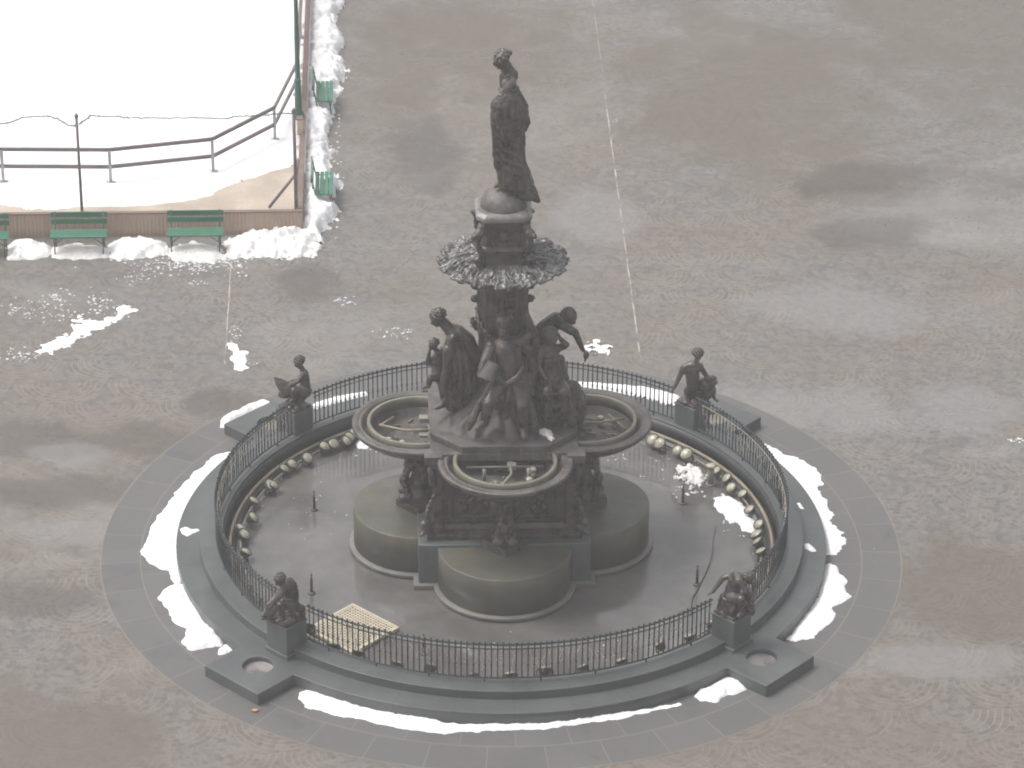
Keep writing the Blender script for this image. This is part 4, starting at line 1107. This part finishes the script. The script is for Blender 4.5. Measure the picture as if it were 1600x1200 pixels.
bank('thin strip of snow on the lower step behind the far left boy', [(491, 634), (493, 629), (527, 619), (571, 611), (573, 615), (527, 626)], .03, z=H1, seed=10, w=.05, jag=.02)
bank('band of snow on the lower step behind the railing at the far right', [(902, 597), (950, 599), (1000, 604), (1030, 609), (1060, 618), (1060, 630), (1030, 624), (1000, 615), (950, 607), (902, 604)], .05, z=H1, seed=11, w=.06, jag=.03)
bank('flat snow scrap on the step left of the railing', [(280, 826), (290, 823), (300, 827), (310, 826), (312, 830), (300, 834), (292, 839), (284, 833)], .025, z=H1, seed=12, w=.04, jag=.03, step=.025, group='snow scraps on the steps')
bank('tiny pinkish snow scrap on the right step, the farther of two', [(1245, 786), (1250, 786), (1256, 795), (1251, 795)], .03, z=H1, seed=13, w=.04, jag=.02, step=.02, group='snow scraps on the steps')
bank('small white snow scrap on the right step, the nearer of two', [(1256, 850), (1264, 847), (1276, 861), (1270, 862), (1258, 857)], .04, z=H1, seed=14, w=.04, jag=.03, step=.02, group='snow scraps on the steps')
bank('thick snow patch among the lamps inside the pool', [(1112, 780), (1130, 772), (1150, 780), (1168, 795), (1180, 806), (1190, 830), (1180, 842), (1160, 828), (1145, 818), (1126, 806)], .09, z=.02, seed=15, jag=.12, group='snow inside the pool')
bank('jagged dirty snow lumps between a nozzle and the standpipe', [(1056, 735), (1072, 728), (1084, 726), (1096, 738), (1100, 752), (1090, 760), (1078, 764), (1072, 752), (1060, 748)], .085, z=.02, seed=16, jag=.26, js=8, mat=M_SNOW_D, lump=.55, w=.09, step=.022, group='snow inside the pool')
bank('white snow lump beneath the left bowl on the pool floor', [(557, 690), (568, 684), (578, 694), (574, 701), (560, 700)], .12, z=.02, seed=17, step=.025, group='snow inside the pool')
bank('snow scrap on the bronze rock ledge by the girl', [(840, 662), (849, 660), (862, 678), (866, 684), (856, 684), (846, 674)], .05, z=2.90, seed=18, step=.02, jag=.06, w=.05, mat=M_SNOW_D, group='snow scraps on the steps')
bank('long ragged drift of snow on the plaza at the left', [(56, 550), (78, 552), (106, 544), (131, 526), (162, 513), (187, 500), (213, 487), (207, 477), (184, 480), (180, 492), (150, 502), (120, 494), (116, 512), (100, 524), (69, 537)], .05, seed=20, jag=.2, js=5., lump=.8, group='snow patches on the plaza')
bank('small upright snow patch on the plaza behind the far left boy', [(363, 536), (374, 538), (385, 559), (391, 574), (380, 578), (366, 578), (361, 556)], .05, seed=21, jag=.2, js=4., group='snow patches on the plaza')
bank('small snow patch on the plaza behind the outstretched cup', [(912, 542), (930, 534), (955, 540), (950, 550), (925, 552)], .05, seed=22, jag=.34, js=7., group='snow patches on the plaza')

# crumbs of slush nobody could count
bm = bmesh.new()
def crumbs(px0, px1, py0, py1, n, smin, smax, r_, z=0., flat=.35):
    for _ in range(n):
        cx_, cy_ = r_.gauss((px0+px1)/2, (px1-px0)/4), r_.gauss((py0+py1)/2, (py1-py0)/4)
        p = G(cx_, cy_, z); s = r_.uniform(smin, smax)
        s *= .62
        m = Matrix.Translation(p) @ Matrix.Rotation(r_.uniform(0, 6), 4, 'Z') @ Matrix.Diagonal((s*r_.uniform(.6, 1.6), s, s*flat, 1))
        res = bmesh.ops.create_icosphere(bm, subdivisions=1, radius=1, matrix=m)
        for v in res['verts']: v.co += Vector((r_.uniform(-1, 1), r_.uniform(-1, 1), r_.uniform(-.3, .3)))*s*.3
r_ = random.Random(5)
for a in ((200, 400, 392, 425, 420, .012, .055), (60, 110, 450, 485, 60, .01, .05), (120, 180, 455, 500, 70, .01, .05), (0, 60, 470, 500, 50, .01, .045), (180, 240, 425, 445, 40, .01, .04), (0, 60, 545, 565, 60, .012, .05),
          (60, 120, 480, 502, 40, .01, .045), (520, 560, 462, 480, 26, .01, .045), (590, 650, 510, 530, 34, .01, .05), (290, 330, 438, 446, 20, .01, .04), (1575, 1606, 684, 692, 20, .015, .05), (955, 970, 185, 196, 9, .01, .03), (1360, 1372, 860, 900, 8, .01, .03),
          (355, 380, 505, 535, 26, .01, .04), (385, 400, 555, 575, 10, .01, .035), (510, 540, 50, 400, 60, .015, .06), (900, 1000, 200, 260, 8, .008, .02)):
    crumbs(*a, r_)
for a in ((1050, 1110, 725, 790, 40, .015, .06), (1100, 1200, 760, 850, 40, .015, .06), (550, 620, 685, 715, 20, .012, .05), (430, 560, 750, 860, 22, .008, .025), (900, 1010, 690, 740, 16, .012, .05), (640, 1000, 990, 1040, 26, .008, .03), (1000, 1060, 700, 760, 14, .01, .03)):
    crumbs(*a, r_, z=.03)
tag(obj('snow_crumbs', bm, M_SNOW_C, None), 'scattered crumbs of slush on the plaza and in the pool', 'slush', None, 'stuff')

b = bmesh.new(); p = G(398, 1111, .012)
vs = [b.verts.new(p+Vector(v)) for v in ((-.06, 0, 0), (-.02, .035, .02), (.03, .03, .012), (.07, 0, .03), (.02, -.035, .015), (-.03, -.03, .02))]; b.faces.new(vs)
res = bmesh.ops.extrude_face_region(b, geom=b.faces[:]); bmesh.ops.translate(b, verts=[v for v in res['geom'] if isinstance(v, bmesh.types.BMVert)], vec=(0, 0, .006))
tag(obj('fallen_leaf', b, M_LEAFO, None, origin=p), 'tiny orange fallen leaf beside the near left corner platform', 'leaf')

# ---------------------------------------------------------------- skating rink platform
RX, RY, T = -3.94, 13.62, .56
RK = thing('rink_platform', 'low brown walled ice rink platform covered in bright snow', 'rink', (-14, 25, 0))
b = bmesh.new(); box(b, ((RX-28)/2-.07, (RY+40)/2+.07, .255), (28+RX-.14, 40-RY-.14, .51)); obj('deck', b, M_DECK, RK)
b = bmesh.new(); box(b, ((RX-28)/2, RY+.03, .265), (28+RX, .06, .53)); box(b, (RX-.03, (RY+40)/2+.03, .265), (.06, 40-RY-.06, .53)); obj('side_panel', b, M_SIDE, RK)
b = bmesh.new(); box(b, ((RX-28)/2, RY+.05, .545), (28+RX+.02, .12, .035)); box(b, (RX-.06, (RY+40)/2+.1, .545), (.13, 40-RY-.12, .035)); obj('cap_rail', b, M_CAP, RK, bevel=.006)
# snow over the deck
P = px_poly([(-60, 316), (0, 318), (40, 325), (70, 327), (130, 322), (190, 322), (250, 318), (300, 312), (335, 304), (350, 290), (400, 275), (440, 262), (466, 256)], .54)
P += [(RX-.13, P[-1][1]), (RX-.13, 39.5), (-27.5, 39.5), (-27.5, P[0][1])]
bm = bmesh.new(); snow_bm(bm, P, .045, w=.12, step=.16, z0=.515, jag=.08, lump=.25, seed=30, js=3.)
tag(obj('rink_snow', bm, M_SNOW, None, True, origin=(-14, 25, .515)), 'smooth bright snow sheet covering the rink', 'snow')
# two-rail fence on posts
rl = [W(-62, 240, 15.45), W(5, 239, 15.45), W(172, 240, 15.4), W(330, 220, 15.9), W(428, 169, 17.65), W(463, 115, 20.3)]
ztop, zlow = T+.78, T+.36
xy = [(-11.9, 15.4), (-10.72, 15.42), (-8.29, 15.33), (-6.0, 15.87), (-4.635, 17.65), (-4.17, 20.3), (-4.15, 24.), (-4.15, 30.)]
RF = thing('pipe_fence', 'two rail brown pipe fence with pale posts curving along the snowy rink', 'fence', (-8.29, 15.33, T))
for nm, z in (('top_rail', ztop), ('lower_rail', zlow)):
    b = bmesh.new()
    for a, c in zip(xy, xy[1:]):
        a, c = Vector((*a, z)), Vector((*c, z)); d = (c-a)
        rot = Matrix.Rotation(math.atan2(d.y, d.x), 4, 'Z'); box(b, (a+c)/2, (d.length+.03, .06, .085), 0, rot)
    obj(nm, b, M_RAILB, RF, bevel=.008)
for (x, y) in xy[:-1]:
    b = bmesh.new(); box(b, (x, y-.045, T+.38), (.07, .03, .78)); box(b, (x, y-.01, T+.38), (.03, .06, .76)); box(b, (x, y-.02, T-.01), (.2, .13, .03))
    obj('fence_post', b, M_GALV, RF, bevel=.005)
# tall brown poles carrying the garland
def pole(label, x, y, h, rad, brace=None, mat=None):
    t = thing('brown_pole', label, 'pole', (x, y, T), 'poles of the garland')
    b = bmesh.new(); tube(b, [(x, y, .5), (x, y, T+h)], [rad, rad*.9], 10); obj('shaft', b, mat or M_RAILB, t, True)
    b = bmesh.new(); lathe(b, [(0, T+h), (rad*1.3, T+h), (rad*1.4, T+h+.03), (rad*.4, T+h+.09), (0, T+h+.1)], 10, (x, y)); obj('finial', b, mat or M_RAILB, t, True)
    if brace: b = bmesh.new(); tube(b, brace, .035, 8); obj('brace', b, M_RAILB, t, True)
    return t
pole('thin brown pole standing in the front rim of the rink, left part', -8.837, 13.86, 2.22, .034)
pole('thin brown pole with a slanting brace at the rink corner', -4.075, 13.85, 2.3, .04, [(-4.68, 13.76, T+.03), (-4.06, 14.0, T+.75), (-4.03, 14.5, T+.85)])
def garland(label, pts, seed):
    r_ = random.Random(seed); b = bmesh.new(); sm = []
    for (p0, p1) in zip(pts, pts[1:]):
        for q in range(8):
            f = q/8; sm.append(p0.lerp(p1, f)+Vector((0, 0, r_.uniform(-.012, .012))))
    sm.append(pts[-1])
    tube(b, sm, .012, 6)
    for p in sm:
        for _ in range(3):
            d = Vector((r_.uniform(-1, 1), r_.uniform(-1, 1), r_.uniform(-1, 1)))*.05
            tube(b, [p, p+d], [.01, .002], 4)
    return tag(obj('garland', b, M_GREEN_D, None, origin=pts[0]), label, 'garland', 'green garlands over the rink')
garland('dark green garland drooping from the left pole to the frame edge', [W(x, y, 13.9) for x, y in ((122, 197), (108, 196), (92, 187), (75, 181), (35, 183), (18, 191), (0, 194), (-20, 196))], 1)
garland('dark green garland strung from the left pole to the corner pole', [W(x, y, 13.88) for x, y in ((124, 194), (132, 188), (142, 181), (180, 182), (205, 184), (250, 185), (310, 184), (355, 186), (365, 182), (405, 181), (430, 178), (457, 177))], 2)
# tall green lamp pole
gx_, gy_ = -4.11, 18.9
t = thing('green_lamp_pole', 'tall tapering green pole with dark base on the rink edge', 'pole', (gx_, gy_, T))
b = bmesh.new(); lathe(b, [(0, .5), (.13, .5), (.13, T+.1), (.085, T+.16), (.075, T+.9), (.09, T+.93), (.062, T+1.0), (0, T+1.0)], 14, (gx_, gy_)); obj('base', b, M_GREEN_D, t, True)
b = bmesh.new(); lathe(b, [(.062, T+.98), (.05, T+3.0), (.042, T+6.2), (0, T+6.2)], 14, (gx_, gy_)); obj('shaft', b, M_GREEN_D, t, True)
for z in (3.1, 2.0): b = bmesh.new(); lathe(b, [(.045, T+z-.03), (.075, T+z), (.045, T+z+.03)], 12, (gx_, gy_)); obj('collar', b, M_GREEN_D, t, True)
b = bmesh.new(); lathe(b, [(0, T+6.2), (.1, T+6.22), (.24, T+6.5), (.2, T+6.75), (.06, T+6.9), (0, T+6.95)], 16, (gx_, gy_)); obj('lantern', b, M_LENS, t, True)
p = W(466, 182, 18.1)
t = thing('utility_box', 'small upright beige box beside the green pole on the rink edge', 'box', (-4.06, 18.0, T))
b = bmesh.new(); box(b, (-4.06, 18.0, T+.17), (.13, .2, .36)); obj('case', b, M_BOX, t, bevel=.01)
b = bmesh.new(); box(b, (-4.06, 18.0, T+.365), (.16, .23, .03)); obj('lid', b, M_CAP, t, bevel=.005)

# benches
def make_bench(label):
    t = thing('park_bench', label, 'bench', (0, 0, 0), 'green benches along the rink wall')
    b = bmesh.new()
    for q in range(4): box(b, (0, -.19+q*.105, .45), (1.24, .088, .032))
    obj('seat', b, M_GREEN, t, bevel=.006)
    for z, dy in ((.64, .02), (.79, .05)):
        b = bmesh.new(); box(b, (0, .2+dy, z), (1.24, .028, .12)); obj('back_slat', b, M_GREEN, t, bevel=.006)
    for s in (-1, 1):
        b = bmesh.new(); x = s*.53
        tube(b, [(x, -.2, .0), (x, -.17, .25), (x, -.2, .43)], .016, 6); tube(b, [(x, .2, .0), (x, .15, .3), (x, .17, .45), (x, .255, .87)], .016, 6)
        tube(b, [(x, -.2, .425), (x, .17, .425)], .014, 6); tube(b, [(x, -.17, .25), (x*.55, -.12, .42)], .011, 6); tube(b, [(x, .16, .2), (x, -.17, .2)], .01, 6)
        obj('leg', b, M_IRON if False else M_GREEN_D, t, True)
    return t
bn = make_bench('x')
for i, (x, y, a, l) in enumerate(((-6.28, 12.86, 0, 'green slatted bench at the front wall of the rink, first from the corner'), (-8.83, 12.83, 0, 'green slatted bench at the front wall, below the left brown pole'),
                                  (-10.98, 12.79, 0, 'green slatted bench at the front wall, cut by the frame edge'), (-3.50, 15.35, -PI/2, 'green bench on the side wall of the rink, closest to the corner pole'),
                                  (-3.55, 20.7, -PI/2, 'green bench on the side wall of the rink beside the green lamp pole'), (-3.62, 27.9, -PI/2, 'green bench on the side wall of the rink, farthest, at the top edge'))):
    o = bn if i == 0 else copy_tree(bn)
    o.location = (x, y, 0); o.rotation_euler = (0, 0, -a if a == 0 else PI/2); o['label'] = l

RB = 'ploughed snow along the rink wall'
bank('ploughed snow heap between the rink corner and the first front bench', [(352, 378), (370, 372), (400, 364), (440, 360), (478, 358), (500, 372), (502, 394), (488, 402), (440, 404), (400, 402), (352, 406)], .24, seed=40, w=.22, jag=.16, group=RB, lump=.85, mat=M_SNOW_O, step=.028)
bank('snow heap between the two full benches at the front wall', [(168, 392), (172, 382), (200, 374), (225, 372), (262, 382), (264, 398), (240, 402), (200, 406), (174, 406)], .22, seed=41, w=.22, jag=.1, group=RB, lump=.6, mat=M_SNOW_O)
bank('snow heap left of the second front bench', [(10, 398), (14, 382), (40, 376), (70, 382), (82, 390), (80, 402), (50, 406), (14, 406)], .2, seed=42, w=.2, jag=.1, group=RB, lump=.6, mat=M_SNOW_O)
bank('grey shaded snow under the first front bench', [(262, 388), (300, 378), (350, 388), (352, 404), (330, 412), (280, 408), (262, 402)], .13, seed=43, w=.2, jag=.1, mat=M_SNOW_D, group=RB)  # shade under the bench is put into the greyer snow colour
bank('grey shaded snow under the second front bench', [(78, 388), (120, 380), (172, 388), (172, 402), (140, 406), (100, 406), (80, 402)], .13, seed=44, w=.2, jag=.08, mat=M_SNOW_D, group=RB)  # greyer snow colour paints in this bench's shade
bank('long ploughed snow ridge along the side wall of the rink', [(470, 372), (500, 378), (514, 352), (528, 338), (534, 328), (518, 322), (522, 306), (536, 290), (520, 276), (512, 262), (516, 240), (508, 215), (526, 182), (514, 172), (524, 158), (534, 132), (540, 112), (528, 88), (538, 72), (532, 55), (520, 40), (526, 26), (536, 8), (540, -20), (470, -20), (470, 180), (466, 300)], .36, seed=45, w=.16, jag=.18, step=.045, group=RB, lump=.5)

# ---------------------------------------------------------------- haze, sky and light
bm = bmesh.new(); box(bm, (0, 0, 17.), (250, 250, 36.))  # haze box added to give the veil of window glare
t = NT('glare_haze'); t.n.remove(t.bsdf)
pv = t.n.new('ShaderNodeVolumePrincipled'); pv.inputs['Color'].default_value = (.95, .93, .92, 1); pv.inputs['Density'].default_value = GLARE_HAZE = .0027; pv.inputs['Anisotropy'].default_value = .3
t.l.new(pv.outputs[0], t.n['Material Output'].inputs['Volume'])
tag(obj('glare_haze', bm, t.m), 'thin pale haze added to stand in for window glare', 'glare_haze', None, 'stuff')

SUN_EL, SUN_AZ = R(62), R(-80)            # azimuth from +y towards +x
w = bpy.data.worlds.new('World'); scn.world = w; w.use_nodes = True
n = w.node_tree.nodes; l = w.node_tree.links
sky = n.new('ShaderNodeTexSky'); sky.sky_type = 'NISHITA'; sky.sun_disc = False; sky.sun_elevation = SUN_EL; sky.sun_rotation = SUN_AZ
sky.air_density = 1.; sky.dust_density = 6.; sky.ozone_density = 1.
hs = n.new('ShaderNodeHueSaturation'); hs.inputs['Saturation'].default_value = .22
l.new(sky.outputs[0], hs.inputs['Color']); l.new(hs.outputs[0], n['Background'].inputs['Color'])
n['Background'].inputs['Strength'].default_value = .13
sd = bpy.data.lights.new('sun', 'SUN'); sd.energy = 1.2; sd.angle = R(25); sd.color = (1, .965, .92)
so = bpy.data.objects.new('sun', sd); COL.objects.link(so)
dirv = Vector((math.sin(SUN_AZ)*math.cos(SUN_EL), math.cos(SUN_AZ)*math.cos(SUN_EL), math.sin(SUN_EL)))
so.rotation_euler = dirv.to_track_quat('Z', 'Y').to_euler(); so.location = dirv*60
scn.view_settings.view_transform = 'Standard'; scn.view_settings.look = 'None'
scn.view_settings.exposure = .85; scn.view_settings.gamma = 1.
scn.cycles.max_bounces = 6; scn.cycles.diffuse_bounces = 3; scn.cycles.glossy_bounces = 3; scn.cycles.volume_bounces = 0; scn.cycles.transmission_bounces = 2
scn.cycles.use_denoising = True; scn.cycles.filter_width = 1.9
